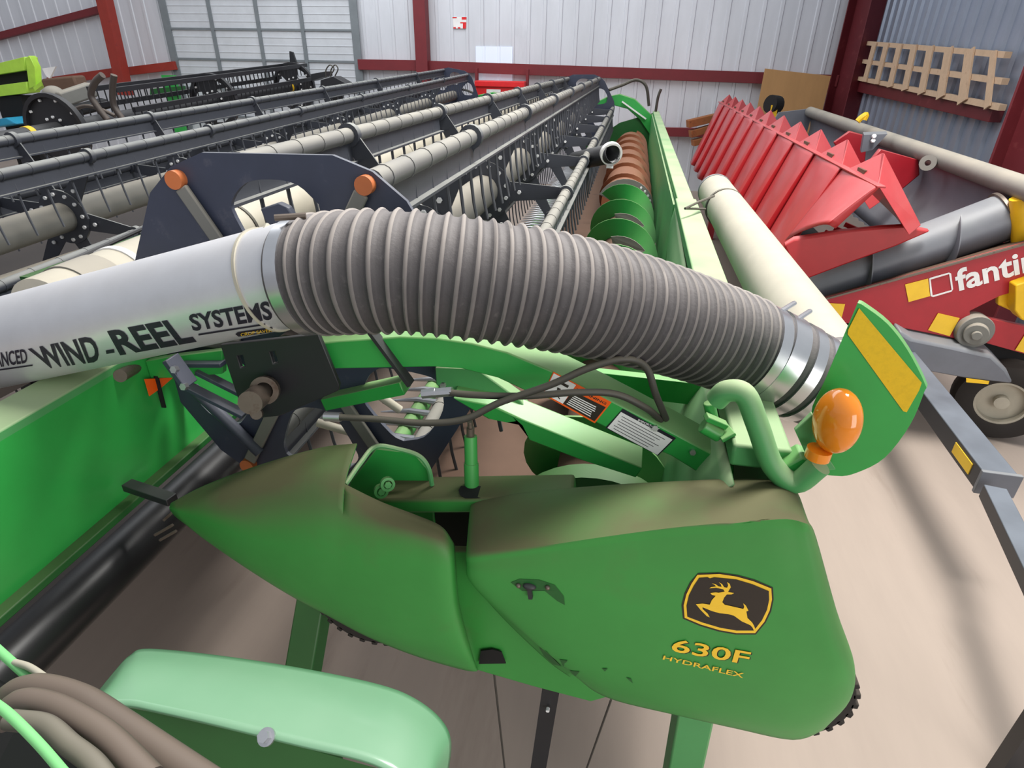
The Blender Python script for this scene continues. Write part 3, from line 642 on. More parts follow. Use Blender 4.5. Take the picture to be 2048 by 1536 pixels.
# --- reel arm along the near end
def arm_face(pts, y): return [U(u, v, y=y) for u, v in pts]
arm = [(618, 690), (660, 684), (745, 678), (800, 674), (873, 677), (944, 687), (1014, 705), (1100, 741), (1210, 795), (1350, 868), (1468, 932), (1468, 958), (1400, 948), (1342, 912), (1217, 858), (1100, 799), (1053, 783), (995, 756), (920, 737), (873, 734), (660, 738), (618, 742)]
MB().prism(arm_face(arm, 1.15), (0, .085, .012)).build('reel_arm', M['green'], H, bevel=.003)
MB().prism(arm_face([(290, 722), (345, 712), (445, 700), (445, 748), (345, 756), (300, 756)], 1.22), (0, .02, 0)).build('front_arm_plate', M['green'], H, bevel=.003)
mb = MB(); pl_ = lambda u, v: U(u, v, y=1.1485); pl2 = lambda u, v: U(u, v, y=1.1478); pl3 = lambda u, v: U(u, v, y=1.1471)
W_ = lambda x, y: (1060 + x / 6.4, 720 + y / 6.4)
decal_poly(mb, [W_(300, 150), W_(1045, 540), W_(830, 810), W_(160, 440)], pl_); mb.mat(1)
decal_poly(mb, [W_(305, 170), W_(590, 320), W_(420, 560), W_(175, 430)], pl2); mb.mat(2)
decal_poly(mb, [W_(550, 400), W_(970, 605), W_(825, 785), W_(420, 560)], pl2)
decal_poly(mb, [W_(330, 240), W_(500, 330), W_(480, 360), W_(310, 265)], pl3); decal_poly(mb, [W_(350, 350), W_(395, 370), W_(385, 400), W_(345, 385)], pl3); decal_poly(mb, [W_(355, 440), W_(385, 500), W_(375, 505), W_(345, 460)], pl3)
decal_text(mb, 'WARNING', [W_(600, 360), W_(985, 550), W_(965, 575), W_(580, 385)], pl2, .02); mb.mat(1)
for k in range(6):
    a0 = quadmap([W_(560, 430) + (0,), W_(940, 620) + (0,), W_(815, 765) + (0,), W_(440, 555) + (0,)], .05, .88 - k * .15); a1 = quadmap([W_(560, 430) + (0,), W_(940, 620) + (0,), W_(815, 765) + (0,), W_(440, 555) + (0,)], .8 + .03 * (k % 3), .88 - k * .15)
    decal_poly(mb, [(a0.x, a0.y), (a1.x, a1.y), (a1.x - 1.2, a1.y + 1.6), (a0.x - 1.2, a0.y + 1.6)], pl3)
mb.build('warning_decal', [M['orange'], M['white'], M['decalblack']], H, smooth=0)
mb = MB(); decal_poly(mb, [W_(1190, 625), W_(1870, 1000), W_(1640, 1225), W_(965, 870)], pl_); mb.mat(1)
Q4 = [W_(1165, 665), W_(1825, 1020), W_(1630, 1215), W_(990, 870)]
decal_poly(mb, Q4, pl2); decal_text(mb, 'IMPORTANT', [W_(1390, 755), W_(1660, 880), W_(1640, 905), W_(1380, 778)], pl2, .02); mb.mat(0)
for k in range(6):
    a0 = quadmap([p + (0,) for p in Q4], .06 + .03 * (k % 2), .84 - k * .14); a1 = quadmap([p + (0,) for p in Q4], .9 - .06 * (k % 3), .84 - k * .14)
    decal_poly(mb, [(a0.x, a0.y), (a1.x, a1.y), (a1.x - .6, a1.y + .9), (a0.x - .6, a0.y + .9)], pl3)
mb.build('instruction_decal', [M['ink'], M['white']], H, smooth=0)
# lower brace channel, inner rails
MB().prism(arm_face([(905, 797), (985, 812), (1050, 842), (1285, 937), (1272, 956), (1160, 920), (1060, 882), (1045, 852), (975, 838)], 1.20), (0, .06, .02)).build('brace_channel', M['green'], H, bevel=.003)
MB().prism(arm_face([(640, 800), (800, 765), (810, 790), (650, 822)], 1.26), (0, .05, 0)).build('lower_rail', M['green'], H, bevel=.003)
MB().prism(arm_face([(870, 735), (955, 738), (1040, 800), (1060, 830), (930, 790), (872, 770)], 1.24), (0, .04, 0)).build('gusset', M['palegreen'], H, bevel=.003)
MB().prism(arm_face([(1190, 745), (1400, 768), (1440, 800), (1400, 812), (1260, 795), (1200, 780)], 1.45), (0, .03, 0)).build('rear_bracket', M['green'], H, bevel=.003)
m = MB(); 
for u, v in ((777, 707), (887, 770), (1385, 903), (1310, 855)): MB().bolt(U(u, v, y=1.149), (0, -1, .2), .007, .008).build('arm_bolt', M['steel'], H)
MB().bar(U(742, 660, y=1.14), U(822, 768, y=1.14), .008, .03, (0, 1, 0)).build('black_strap', M['black'], H, smooth=0)
# bent guard tube, knob and yellow tab at the rear corner
MB().tube(curve([U(1432, 800, y=1.06), U(1455, 782, y=1.05), U(1490, 790, y=1.04), U(1515, 850, y=1.03), U(1545, 930, y=1.02), U(1590, 965, y=1.01), U(1640, 930, y=1.0)], 6), .021, 16).build('guard_tube', M['palegreen'], H)
m = MB(); p = U(1425, 850, y=1.12)
m.tube([U(1418, 805, y=1.12), U(1430, 860, y=1.12)], .012, 12); m.box(U(1432, 842, y=1.1), (.05, .02, .012), (.8, .2, -.4)); m.cyl(U(1405, 850, y=1.1), U(1440, 870, y=1.1), .016, 12); m.box(U(1450, 865, y=1.1), (.03, .05, .008), (.7, .2, .5))
m.build('latch_knob', M['green'], H, bevel=.002)
# marker panel with reflector and amber lamp
mk = [(1715, 606), (1728, 612), (1775, 648), (1815, 700), (1850, 768), (1848, 785), (1820, 850), (1770, 915), (1715, 945), (1675, 952), (1640, 935), (1622, 830), (1650, 760)]
yk = lambda u: 1.06 - (u - 1620) * .0001
mk = [(p.x, p.y) for p in curve([V((u, v, 0)) for u, v in mk + mk[:1]], 4)][:-1]
MB().prism([U(u, v, y=yk(u)) for u, v in mk], (.004, .008, .003)).build('marker_panel', M['green'], H, bevel=.002)
MB().prism([U(u, v, y=yk(u) - .001) for u, v in ((1718, 616), (1843, 765), (1838, 780), (1813, 824), (1806, 822), (1695, 668), (1696, 660))], (0, -.001, 0)).build('yellow_reflector', M['reflect'], H, smooth=0)
MB().prism([U(u, v, y=1.035) for u, v in ((1590, 862), (1625, 828), (1640, 850), (1645, 900), (1672, 940), (1628, 945))], (0, .012, 0)).build('lamp_bracket', M['palegreen'], H, bevel=.002)
m = MB(); c = U(1674, 842, y=1.0); r0 = ray(1674, 842).normalized()
ax = (U(1692, 788, y=1.0) - U(1658, 896, y=1.0)).normalized()
m.sphere(c, .055, ax, ax.cross(V((.35, -.93, .1))), (1.12, .62, .85), 28, 16)
m.tube([U(1640, 898, y=1.0), U(1634, 915, y=1.0)], .022, 16)
m.build('amber_lamp', M['amber'], H)
MB().prism([U(u, v, y=1.02) for u, v in ((1560, 940), (1605, 915), (1640, 930), (1600, 975), (1575, 985))], (0, .05, 0)).build('rear_corner_plate', M['green'], H, bevel=.004)
# reel drive mount and lower brackets
m = MB(); y_ = 1.125
hole = lambda cx, cy: [U(cx - 8, cy - 12, y=y_), U(cx + 3, cy - 13, y=y_), U(cx + 9, cy + 10, y=y_), U(cx - 1, cy + 12, y=y_)]
m.prism([[U(u, v, y=y_) for u, v in ((440, 690), (636, 668), (678, 770), (676, 782), (560, 832), (505, 838), (480, 810))], hole(482, 724), hole(547, 716)], (0, .012, 0))
m.build('drive_mount', M['black'], H, bevel=.002)
m = MB(); m.cyl(U(528, 783, y=1.125), U(500, 806, y=1.04), .027, 20); m.ring(U(530, 780, y=1.10), (U(528, 783, y=1.125) - U(500, 806, y=1.04)), .033, .02, .012, 20); m.cyl(U(515, 826, y=1.11), U(512, 828, y=1.10), .014, 14)
m.build('drive_shaft', M['worn'], H)
m = MB(); m.bar(U(340, 715, y=1.13), U(380, 770, y=1.13), .014, .045, (0, 1, 0)); m.bar(U(375, 772, y=1.2), U(490, 830, y=1.2), .012, .03, (0, 1, 0)); m.bar(U(395, 742, y=1.22), U(490, 790, y=1.22), .012, .025, (0, 1, 0)); m.bar(U(370, 725, y=1.22), U(450, 725, y=1.22), .012, .04, (0, 1, 0))
m.build('mount_braces', M['navy'], H, bevel=.002)
m = MB()
for u, v in ((353, 738), (372, 772)): MB().bolt(U(u, v, y=1.115), (0, -1, .3), .009, .012).build('mount_bolt', M['steel'], H)
MB().cyl(U(270, 735, y=1.2), U(240, 752, y=1.12), .016, 14).build('stub_roller', M['worn'], H)
MB().tube([U(385, 775, y=1.28), U(520, 905, y=1.28)], .016, 10).build('plate_arm', M['navy'], H)
# cream drop pipes seen inside the header
for a, b in (((635, 845), (790, 890)), ((750, 785), (800, 820))): MB().cyl(U(*a, y=1.34), U(*b, y=1.36), .012, 14).build('air_nozzle', M['cream'], H)
# stand legs, tyres and cables under the shields
m = MB(); m.bar(U(1108, 1340, y=1.02), U(1060, 1640, y=1.06), .045, .006, (0, 1, 0)); m.mat(1); m.bolt(U(1096, 1416, y=1.02), (0, -1, 0), .005, .01); m.build('stand_strut', [M['black'], M['whitebolt']], H, smooth=0)
p = U(1380, 1440, y=1.08); MB().bar(p + V((0, 0, .1)), (p.x + .03, p.y, 0), .09, .09, (0, 1, 0)).build('stand_post', M['palegreen'], H, bevel=.006)
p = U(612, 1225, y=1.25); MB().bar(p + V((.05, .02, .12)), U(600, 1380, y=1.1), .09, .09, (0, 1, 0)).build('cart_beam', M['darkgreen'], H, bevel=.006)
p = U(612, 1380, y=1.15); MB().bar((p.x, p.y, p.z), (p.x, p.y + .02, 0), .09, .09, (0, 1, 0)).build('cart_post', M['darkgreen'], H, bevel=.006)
for a, b in (((988, 1345), (1012, 1560)), ((1222, 1400), (1165, 1560))): MB().tube([U(*a, y=1.0), U(*b, y=1.1)], .003, 6).build('cable', M['hose'], H)
for c_, yy in (((1555, 1480), 1.10), ((735, 1290), 1.14)):
    m = MB(); p = U(*c_, y=yy); R_ = .17; cz = p.z + .13
    m.ring((p.x, p.y + .12, cz), (0, 1, 0), R_, R_ * .5, .16, 36)
    for k in range(28):
        a = 2 * math.pi * k / 28; m.box((p.x + math.cos(a) * R_, p.y + .12, cz + math.sin(a) * R_), (.02, .16, .018), (math.cos(a), 0, math.sin(a)), (0, 1, 0))
    m.build('gauge_wheel', M['tyre'], H, bevel=.003)
# hydraulic hoses draped over the arm
def hose(pts, r=.0075): return MB().tube(curve([U(u, v, y=y) for u, v, y in pts], 8), r, 10).build('hydraulic_hose', M['hose'], H)
hose([(650, 833, 1.08), (750, 838, 1.07), (850, 846, 1.06), (930, 838, 1.06), (1000, 805, 1.07), (1100, 770, 1.08), (1180, 735, 1.09), (1250, 718, 1.1), (1292, 735, 1.12), (1312, 790, 1.13), (1332, 838, 1.17)])
hose([(880, 783, 1.10), (950, 790, 1.09), (1050, 792, 1.09), (1150, 785, 1.10), (1230, 788, 1.12), (1290, 815, 1.14), (1322, 840, 1.17)])
m = MB()
m.cyl(U(650, 833, y=1.08), U(682, 834, y=1.08), .011, 12); m.build('hose_fitting', M['steel'], H); m = MB()
for a, b in (((845, 788), (872, 785)), ((868, 786), (905, 783))): m.cyl(U(*a, y=1.1), U(*b, y=1.1), .011, 8)
m.build('hose_fitting', M['steel'], H)

# ------------------------------------------------------------------ the green back sheet and tube at left
HL = thing('grain_header', 'green header with plain back sheet and black torque tube at the left photo edge', 'header', (-1.2, .8, 0))
def X(u, v, x=-1.18): return U(u, v, x=x)
yA, yB = -.3, 1.62
top = 1.68
MB().box((-1.235, (yA + yB) / 2, top - .012), (.11, yB - yA, .024)).build('top_rail', M['palegreen'], HL, bevel=.004)
MB().prism([(-1.18, yA, top - .02), (-1.18, yB, top - .02), (-1.18, yB + .15, 1.34), (-1.18, yA, 1.34)], (-.012, 0, 0)).build('back_sheet', M['green'], HL, smooth=0)
MB().box((-1.175, (yA + yB) / 2, 1.335), (.05, yB - yA + .25, .02)).build('lower_lip', M['darkgreen'], HL, bevel=.003)
MB().tube([(-1.185, -.4, 1.2), (-1.185, 2.3, 1.2)], .062, 24).build('torque_tube', M['blacktube'], HL)
MB().bar(U(255, 970, y=1.03), U(345, 1000, y=1.0), .03, .02).build('latch_bar', M['black'], HL, bevel=.002)
m = MB()
m.prism([X(288, 758, -1.165), X(345, 755, -1.165), X(322, 775, -1.165), X(298, 792, -1.165)], (.002, 0, 0)); m.mat(1); m.bar(X(312, 752, -1.16), X(328, 815, -1.16), .004, .012, (1, 0, 0))
m.build('orange_flag', [M['orange'], M['dark']], HL, smooth=0)
m = MB()
for a, b in (((310, 1070), (345, 1050)), ((320, 1080), (352, 1062)), ((328, 1040), (345, 1025))): m.bar(U(*a, y=.98), U(*b, y=.98), .006, .006)
m.build('clip', M['worn'], HL, smooth=0)
MB().box((-2.03, 2.4, .93), (1.30, 5.6, .04)).build('deck', M['underdeck'], HL, smooth=0)  # mostly unseen deck, added to shade the floor beneath
for yy in (-.3, 4.9): MB().bar((-1.75, yy, .95), (-1.75, yy, 0), .09, .09, (0, 1, 0)).build('leg', M['black'], HL, smooth=0)

# ------------------------------------------------------------------ air pipes and hose
SA, SB_ = V((-1.80, 1.05, 1.632)), V((-.60, 1.05, 1.978)); sd = (SB_ - SA).normalized()
sp = thing('air_pipe', 'brushed silver air pipe with dark lettering in the foreground at left', 'pipe', (SA + SB_) / 2)
m = MB().tube([SA + sd * (SB_ - SA).length * k / 60 for k in range(61)], .1, 64); PB = m.bvh(); m.build('pipe', M['silver'], sp, smooth=50)
on_p = lambda u, v: on_surface(PB, u, v, .0012); on_p2 = lambda u, v: on_surface(PB, u, v, .002)
T = lambda x, y: (x / 3.657, 580 + y / 3.657)
m = MB()
decal_text(m, 'ADVANCED', [T(-190, 480), T(192, 428), T(208, 530), T(-170, 590)], on_p, .02)
decal_poly(m, [T(-200, 605), T(240, 543), T(241, 553), T(-200, 615)], on_p, 6)
decal_text(m, 'SYSTEMS', [T(1375, 180), T(1965, 78), T(2000, 212), T(1415, 300)], on_p, .03)
decal_poly(m, [T(1452, 318), T(1940, 242), T(1941, 253), T(1453, 330)], on_p, 6)
decal_text(m, 'WIND', [T(205, 430), T(690, 330), T(745, 520), T(330, 575)], on_p, .03)
decal_text(m, '-', [T(775, 440), T(835, 430), T(840, 455), T(780, 465)], on_p, .05)
decal_text(m, 'REEL', [T(785, 300), T(1300, 205), T(1440, 375), T(880, 475)], on_p, .035)
decal_poly(m, [T(1722, 320), T(1740, 305), T(1990, 268), T(2000, 290), T(1985, 305), T(1745, 338)], on_p, 3)
m.mat(1); decal_text(m, 'CROP SAVER', [T(1760, 310), T(1985, 276), T(1988, 298), T(1762, 332)], on_p2, .0)
m.build('lettering', [M['ink'], M['decalyellow']], sp, smooth=0)
# corrugated hose
hp = curve([U(u, v, d=dd) for u, v, dd in ((598, 556, 1.17), (660, 549, 1.15), (735, 545, 1.13), (830, 546, 1.125), (950, 560, 1.135), (1100, 583, 1.17), (1250, 617, 1.24), (1400, 662, 1.33), (1500, 700, 1.38), (1585, 742, 1.40))], 60)
L_ = [0]
for i in range(1, len(hp)): L_.append(L_[-1] + (hp[i] - hp[i - 1]).length)
pitch = .0262; Lt = L_[-1]
def at_len(s):
    for i in range(1, len(L_)):
        if L_[i] >= s: t = (s - L_[i - 1]) / (L_[i] - L_[i - 1]); return hp[i - 1].lerp(hp[i], t)
    return hp[-1]
N_ = int(Lt / (pitch / 8)); pts = []; rad = []
for k in range(N_ + 1):
    s_ = Lt * k / N_; pts.append(at_len(s_)); c_ = .5 + .5 * math.cos(2 * math.pi * s_ / pitch)
    base = .108
    rad.append(base + .008 * (c_ ** 2.6) if .035 < s_ < Lt - .13 else .107)
ch = thing('air_hose', 'big black corrugated air hose arching across the middle of the photo', 'hose', at_len(Lt / 2))
m = MB().tube(pts, .1, 56, True, rad)
for k in range(N_):
    if min(rad[k], rad[k + 1]) > .1125: m.m[k * 56:(k + 1) * 56] = [1] * 56
m.build('corrugated_hose', [M['rubber'], M['ridge']], ch, smooth=75)
def band(s, wd, mat, rr=.109, name='hose_clamp'):
    a_, b_ = at_len(max(0, s - wd / 2)), at_len(min(Lt, s + wd / 2)); return MB().ring((a_ + b_) / 2, b_ - a_, rr, rr - .006, wd, 48).build(name, M[mat], ch)
band(.02, .026, 'steel', .111); band(Lt - .112, .026, 'steel', .112); band(Lt - .066, .04, 'steel', .113); band(Lt - .014, .026, 'steel', .112)
c_ = at_len(.03) + V((-.01, -.02, .115)); MB().cyl(c_ + V((-.03, -.01, 0)), c_ + V((.02, .01, .002)), .006, 8).build('clamp_screw', M['worn'], ch)
for s_ in (Lt - .11, Lt - .066): c_ = at_len(s_) + V((.06, .03, .10)); MB().cyl(c_ - V((.02, .03, 0)), c_ + V((.02, .03, 0)), .006, 8).build('clamp_screw', M['steel'], ch)
# wire ties round the silver pipe end
m = MB().ring(SB_ - sd * .075, sd, .1035, .099, .006, 48); m.tube([U(535, 450, d=1.15), U(520, 480, d=1.12), U(516, 520, d=1.1)], .005, 8); m.build('wire_tie', M['cream'], sp)
# elbow and cream duct
cy = thing('air_duct', 'cream plastic air duct running back beside the green top rail', 'pipe', (.55, 2.7, 1.65))
CA, CB = V((.56, 1.42, 1.655)), V((.55, 4.1, 1.635))
MB().tube([CA, CB], .1, 40).build('pipe', M['cream'], cy)
e_ = at_len(Lt); dv = (at_len(Lt) - at_len(Lt - .03)).normalized()
el = curve([e_, e_ + dv * .06, (e_ + dv * .1) + V((.03, .03, -.02)), CA + V((.03, -.05, -.02)), CA + V((0, .1, 0))], 6)
MB().tube(el, .103, 40).build('elbow', M['rubber'], cy)
el_ = e_ + dv * .03; MB().ring(el_, dv, .109, .1, .024, 40).build('elbow_clamp', M['steel'], cy)
MB().ring(CB, CB - CA, .103, .09, .03, 40).build('end_collar', M['grey'], cy); MB().ring(CB - V((0, .5, 0)), CB - CA, .106, .099, .03, 40).build('wire_band', M['hose'], cy)
m = MB(); q0 = U(1420, 420, y=3.3); m.tube([U(1370, 417, y=3.0), U(1395, 405, y=3.1), U(1428, 392, y=3.35)], .006, 6); m.tube([U(1370, 417, y=3.0), U(1410, 418, y=3.2)], .006, 6); m.build('tie_strap', M['hose'], cy)
# long cream manifold beside the reel
mf = thing('air_manifold', 'long white air manifold pipe lying between the two reels', 'pipe', (-1.34, 5.5, 1.85))
MB().tube([(-1.37, 1.17, 1.77), (-1.33, 4, 1.84), (-1.34, 9.8, 1.86)], .1, 36).build('pipe', M['cream'], mf)
for yy, wd, mt in ((1.30, .1, 'tubegrey'), (1.42, .02, 'white'), (1.95, .012, 'hose'), (2.6, .012, 'hose'), (3.6, .02, 'cream'), (4.6, .02, 'cream'), (5.6, .02, 'cream'), (6.8, .02, 'cream')): MB().ring((-1.37 + min(1, (yy - 1.17) / 2.83) * .04, yy, 1.77 + min(1, (yy - 1.17) / 2.83) * .07), (.015, 1, .02), .104, .098, wd, 36).build('pipe_band', M[mt], mf)
MB().tube([U(30, 575, y=1.5), U(180, 505, y=1.75), U(300, 450, y=2.1)], .009, 8).build('support_rod', M['black'], mf)
nz = thing('outlet_pipe', 'black outlet pipe with a white ring at its mouth beside the rusty auger', 'pipe', (-.2, 4.8, 1.72))
c = U(1222, 307, y=4.8); c0 = U(1180, 316, y=5.0)
m = MB(); m.tube([c0 - (c - c0) * .8, c0, c + (c - c0) * .1], .07, 24, False); m.build('pipe', M['black'], nz, solid=.004)
dirv = (V((.35, -1, -.25))).normalized()
MB().ring(c, dirv, .082, .066, .035, 32).build('ring_clamp', M['white'], nz); m = MB(); m.box(c + V((0, -.01, -.09)), (.05, .03, .02)); m.build('clamp_lug', M['white'], nz, smooth=0)
# black bracket behind the silver pipe
o = MB().prism([U(u, v, y=1.22) for u, v in ((520, 418), (555, 406), (575, 415), (590, 440), (560, 460), (535, 455))], (0, .02, 0)).build('pipe_bracket', M['navy'], bevel=.003)
tag(o, 'small black bracket plate standing behind the end of the silver pipe', 'bracket')

# ------------------------------------------------------------------ red corn header on the right
K = thing('corn_header', 'red corn header with folded hoods, grey trough and lettered side panel', 'header', (1.9, 6.5, 0))
NT, FT = V((1.456, 4.0, 1.72)), V((1.46, 12.2, 1.73))
NB, FB = V((1.12, 4.0, .78)), V((1.13, 12.2, .75))
nh = 11
for k in range(nh):
    m = MB(); f0, f1 = k / nh, (k + 1) / nh
    t0, t1 = NT.lerp(FT, f0), NT.lerp(FT, f1); b0, b1 = NB.lerp(FB, f0), NB.lerp(FB, f1)
    if k == 0: b0 = V((1.275, 4.0, 1.47)); b1 = V((1.19, 4.75, 1.2))
    nrm = V((-.93, 0, .36))
    rows = []
    for s_, bul in ((0, .0), (.04, .03), (.5, .06), (1.0, .08)):
        l, r = t0.lerp(b0, s_), t1.lerp(b1, s_)
        rows.append([l, l.lerp(r, .03) + nrm * bul * .9, l.lerp(r, .45) + nrm * bul * .75, l.lerp(r, .8) + nrm * bul * .3, r])
    m.patch(rows, 4, 4); m.build('hood', M['red'], K, solid=.006, smooth=50)
    a_ = t0.lerp(t1, .08) + V((.01, 0, 0)); b_ = t0.lerp(t1, .9); pk = t0.lerp(t1, .45) + V((.09, 0, .15)); pk2 = t0.lerp(t1, .53) + V((.1, 0, .145))
    tp = t0.lerp(t1, .42) + V((.42, 0, -.27)); tb = t0.lerp(t1, .2) + V((.30, 0, -.30)); tf = t0.lerp(t1, .9) + V((.4, 0, -.3))
    m = MB(); m.add([a_, b_, pk, pk2, tp, tb, tf], [(0, 2, 3, 1), (0, 5, 4, 2), (2, 4, 6, 3), (3, 6, 1), (0, 1, 6, 5), (5, 6, 4)])
    m.build('hood_cap', M['red'], K, bevel=.006, smooth=0)
    p = t0.lerp(t1, .5) + V((.04, 0, .015)); m = MB(); m.box(p + V((0, .06, .0)), (.05, .14, .05)); m.cyl(p, p + V((.02, -.06, .04)), .016, 8); m.build('hinge', M['pan'], K, smooth=0)
m = MB(); m.bar(NT + V((0, -.02, .005)), FT + V((0, 0, .005)), .05, .012); m.build('hood_edge_rail', M['red'], K, bevel=.003)
MB().box((1.62, 8.2, .75), (.6, 7.2, .25)).build('row_frame', M['dark'], K, smooth=0)
m = MB()
for k in range(6): MB().bar((1.25 + .06 * k, 4.7, 1.2 + .03 * k), (1.6 + .05 * k, 4.55, 1.0 + .05 * k), .02, .03).build('row_unit_bar', M['redpanel'], K, smooth=0)
# lower pointed red divider
MB().prism([U(u, v, y=4.35) for u, v in ((1568, 492), (1590, 478), (1680, 464), (1760, 456), (1815, 453), (1862, 463), (1790, 494), (1690, 530), (1605, 562), (1580, 520))], (0, .05, .01)).build('divider_point', M['red'], K, bevel=.012)
# grey trough and its top tube
TA, TB = U(2048, 385, y=4.2) + V((.12, -.6, -.02)), U(1620, 224, y=10.2)
MB().tube([TA, TB], .07, 24).build('top_tube', M['tubegrey'], K)
q0, q1 = TA.lerp(TB, (4.5 - TA.y) / (TB.y - TA.y)) + V((.02, 0, 0)), TB + V((.02, 0, 0))
rows = [[q0, q0.lerp(q1, .5), q1], [q0 + V((.03, 0, -.3)), q0.lerp(q1, .5) + V((.03, 0, -.3)), q1 + V((.03, 0, -.3))], [q0 + V((-.15, 0, -.75)), q0.lerp(q1, .5) + V((-.15, 0, -.7)), q1 + V((-.15, 0, -.7))]]
MB().patch(rows).build('trough', M['grey'], K, solid=.01)
MB().prism([TB + V((.05, .02, .05)), TB + V((-.42, .02, -.02)), TB + V((-.6, .02, -.5)), TB + V((0, .02, -.6))], (0, .05, 0)).build('trough_end', M['grey'], K, smooth=0)
m = MB(); 
m.prism([U(u, v, y=6.0) for u, v in ((1735, 330), (1760, 298), (1838, 320), (1840, 350), (1780, 400))], (0, .05, 0)); m.build('inner_guard', M['redpanel'], K, bevel=.01); m = MB(); m.prism([U(u, v, y=7.2) for u, v in ((1668, 285), (1700, 262), (1735, 272), (1730, 330), (1690, 320))], (0, .05, 0))
m.build('inner_guard', M['redpanel'], K, bevel=.01)
m = MB(); m.prism([U(u, v, y=6.6) for u, v in ((1728, 270), (1775, 268), (1762, 282), (1745, 300), (1722, 305))], (0, .05, .02)); m.mat(1); m.bolt(U(1747, 273, y=6.58), (0, -1, .4), .02, .02); m.bolt(U(1745, 282, y=6.58), (0, -1, .4), .02, .02); m.build('joint_bracket', [M['grey'], M['whitebolt']], K, smooth=0)
m = MB(); c = U(1856, 326, y=5.6); m.ring(c, (-.5, -.8, .2), .06, .022, .02, 20); m.build('lug_ring', M['tubegrey'], K)
MB().tube(curve([U(1715, 243, y=7.4), U(1722, 236, y=7.4), U(1732, 230, y=7.4), U(1728, 240, y=7.4)]), .03, 8).build('yellow_hook', M['yellow'], K)
m = MB(); m.cyl(U(1540, 208, y=10.8), U(1555, 210, y=10.9), .13, 16); m.mat(1); m.box(U(1545, 228, y=10.8), (.1, .1, .25)); m.build('end_gearbox', [M['dark'], M['yellow']], K)
# auger on the folded wing
A4, B4 = U(1600, 585, y=4.55), U(2004, 436, y=4.55); e4 = (B4 - A4).normalized()
MB().tube([A4, B4], .155, 36).build('wing_auger_drum', M['grey'], K)
MB().ring(B4, e4, .172, .14, .02, 36).build('auger_end_ring', M['worn'], K)
m = MB(); L4 = (B4 - A4).length; u4 = V((0, 1, 0)); w4 = e4.cross(u4); vs = []; n = 120
for k in range(n + 1):
    t = k / n; s_ = .1 + t * (L4 * .72); a = -2 * math.pi * (s_ / .52) + 1.9
    for rr, dx in ((.15, -.004), (.215, -.004), (.215, .004), (.15, .004)): vs.append(A4 + e4 * (s_ + dx) + (u4 * math.cos(a) + w4 * math.sin(a)) * rr)
m.add(vs, [(k * 4 + j, k * 4 + (j + 1) % 4, (k + 1) * 4 + (j + 1) % 4, (k + 1) * 4 + j) for k in range(n) for j in range(4)]); m.build('wing_auger_flight', M['grey'], K, smooth=60)
# side panel
yP = 4.2
S = lambda u, v, dy=0: U(u, v, y=yP + dy)
MB().prism([S(*p) for p in ((1600, 620), (1636, 604), (1840, 548), (2120, 470), (2120, 560), (2048, 578), (2000, 592), (1940, 622), (1945, 690), (1905, 676), (1795, 654), (1666, 645), (1600, 640))], (0, .05, 0)).build('side_panel', M['redpanel'], K, bevel=.004)
MB().prism([S(1600, 622, .0), S(1636, 604, .0), S(2120, 470, .0), S(2120, 458, .3), S(1640, 590, .3), S(1600, 606, .3)], (0, .0, .012)).build('panel_flange', M['pan'], K, smooth=0)
MB().bar(S(1600, 612, -.004), S(2120, 469, -.004), .012, .012, (0, 1, 0)).build('panel_trim', M['worn'], K, smooth=0)
MB().prism([S(*p) for p in ((1950, 632), (1975, 636), (2120, 668), (2120, 728), (1985, 690), (1950, 680))], (0, .05, 0)).build('axle_beam', M['redpanel'], K, bevel=.004)
for q in (((1656, 606), (1690, 608), (1681, 643), (1651, 641)), ((1876, 626), (1919, 636), (1899, 672), (1856, 660)), ((2050, 668), (2090, 678), (2072, 712), (2030, 700))):
    MB().prism([S(u, v, -.004) for u, v in q], (0, -.003, 0)).build('yellow_reflector', M['decalyellow'], K, smooth=0)
MB().prism([S(u, v, -.004) for u, v in ((1810, 569), (1856, 557), (1860, 592), (1817, 604))], (0, -.002, 0)).build('yellow_label', M['decalyellow'], K, smooth=0)
m = MB(); outq = [S(u, v, -.003) for u, v in ((1858, 557), (1862, 555), (1898, 545), (1902, 547), (1906, 578), (1903, 583), (1866, 594), (1861, 592))]; inq = [S(u, v, -.003) for u, v in ((1861, 559), (1898, 548), (1903, 580), (1865, 591))]
m.prism([outq, inq], (0, -.002, 0)); m.build('emblem_frame', M['white'], K, smooth=0)
m = MB(); decal_text(m, 'fantini', [(1908, 540), (2088, 488), (2094, 534), (1914, 584)], lambda u, v: U(u, v, y=yP - .003), .025); m.build('side_lettering', M['white'], K, smooth=0)
m = MB(); c = S(1952, 665, -.05); m.cyl(c + V((0, .1, 0)), c, .11, 28); m.cyl(c, c + V((-.02, -.05, 0)), .07, 24); m.cyl(c + V((-.02, -.05, 0)), c + V((-.025, -.07, 0)), .03, 16); m.build('pivot_hub', M['tubegrey'], K, bevel=.005)
m = MB(); m.prism([S(u, v, -.12) for u, v in ((1800, 662), (1830, 680), (1945, 703), (1985, 712), (2015, 740), (2028, 768), (1930, 757), (1850, 742), (1825, 722), (1795, 690))], (0, .25, .03)); m.build('fender', M['grey'], K, bevel=.02)
MB().prism([S(u, v, -.13) for u, v in ((1932, 756), (1978, 762), (1976, 768), (1932, 764))], (0, -.004, 0)).build('fender_plate', M['yellow'], K, smooth=0)
wh = bpy.data.objects.new('transport_wheel', None); COL.objects.link(wh); wh.parent = K; wh.location = V((2.74, 4.3, .29)) - V(K.location)
wc = V((2.74, 4.3, .29)); wa = V((.35, 1, 0)).normalized()
m = MB(); n = 40
prof = [(.16, -.09), (.22, -.10), (.27, -.085), (.29, -.05), (.29, .05), (.27, .085), (.22, .10), (.16, .09)]
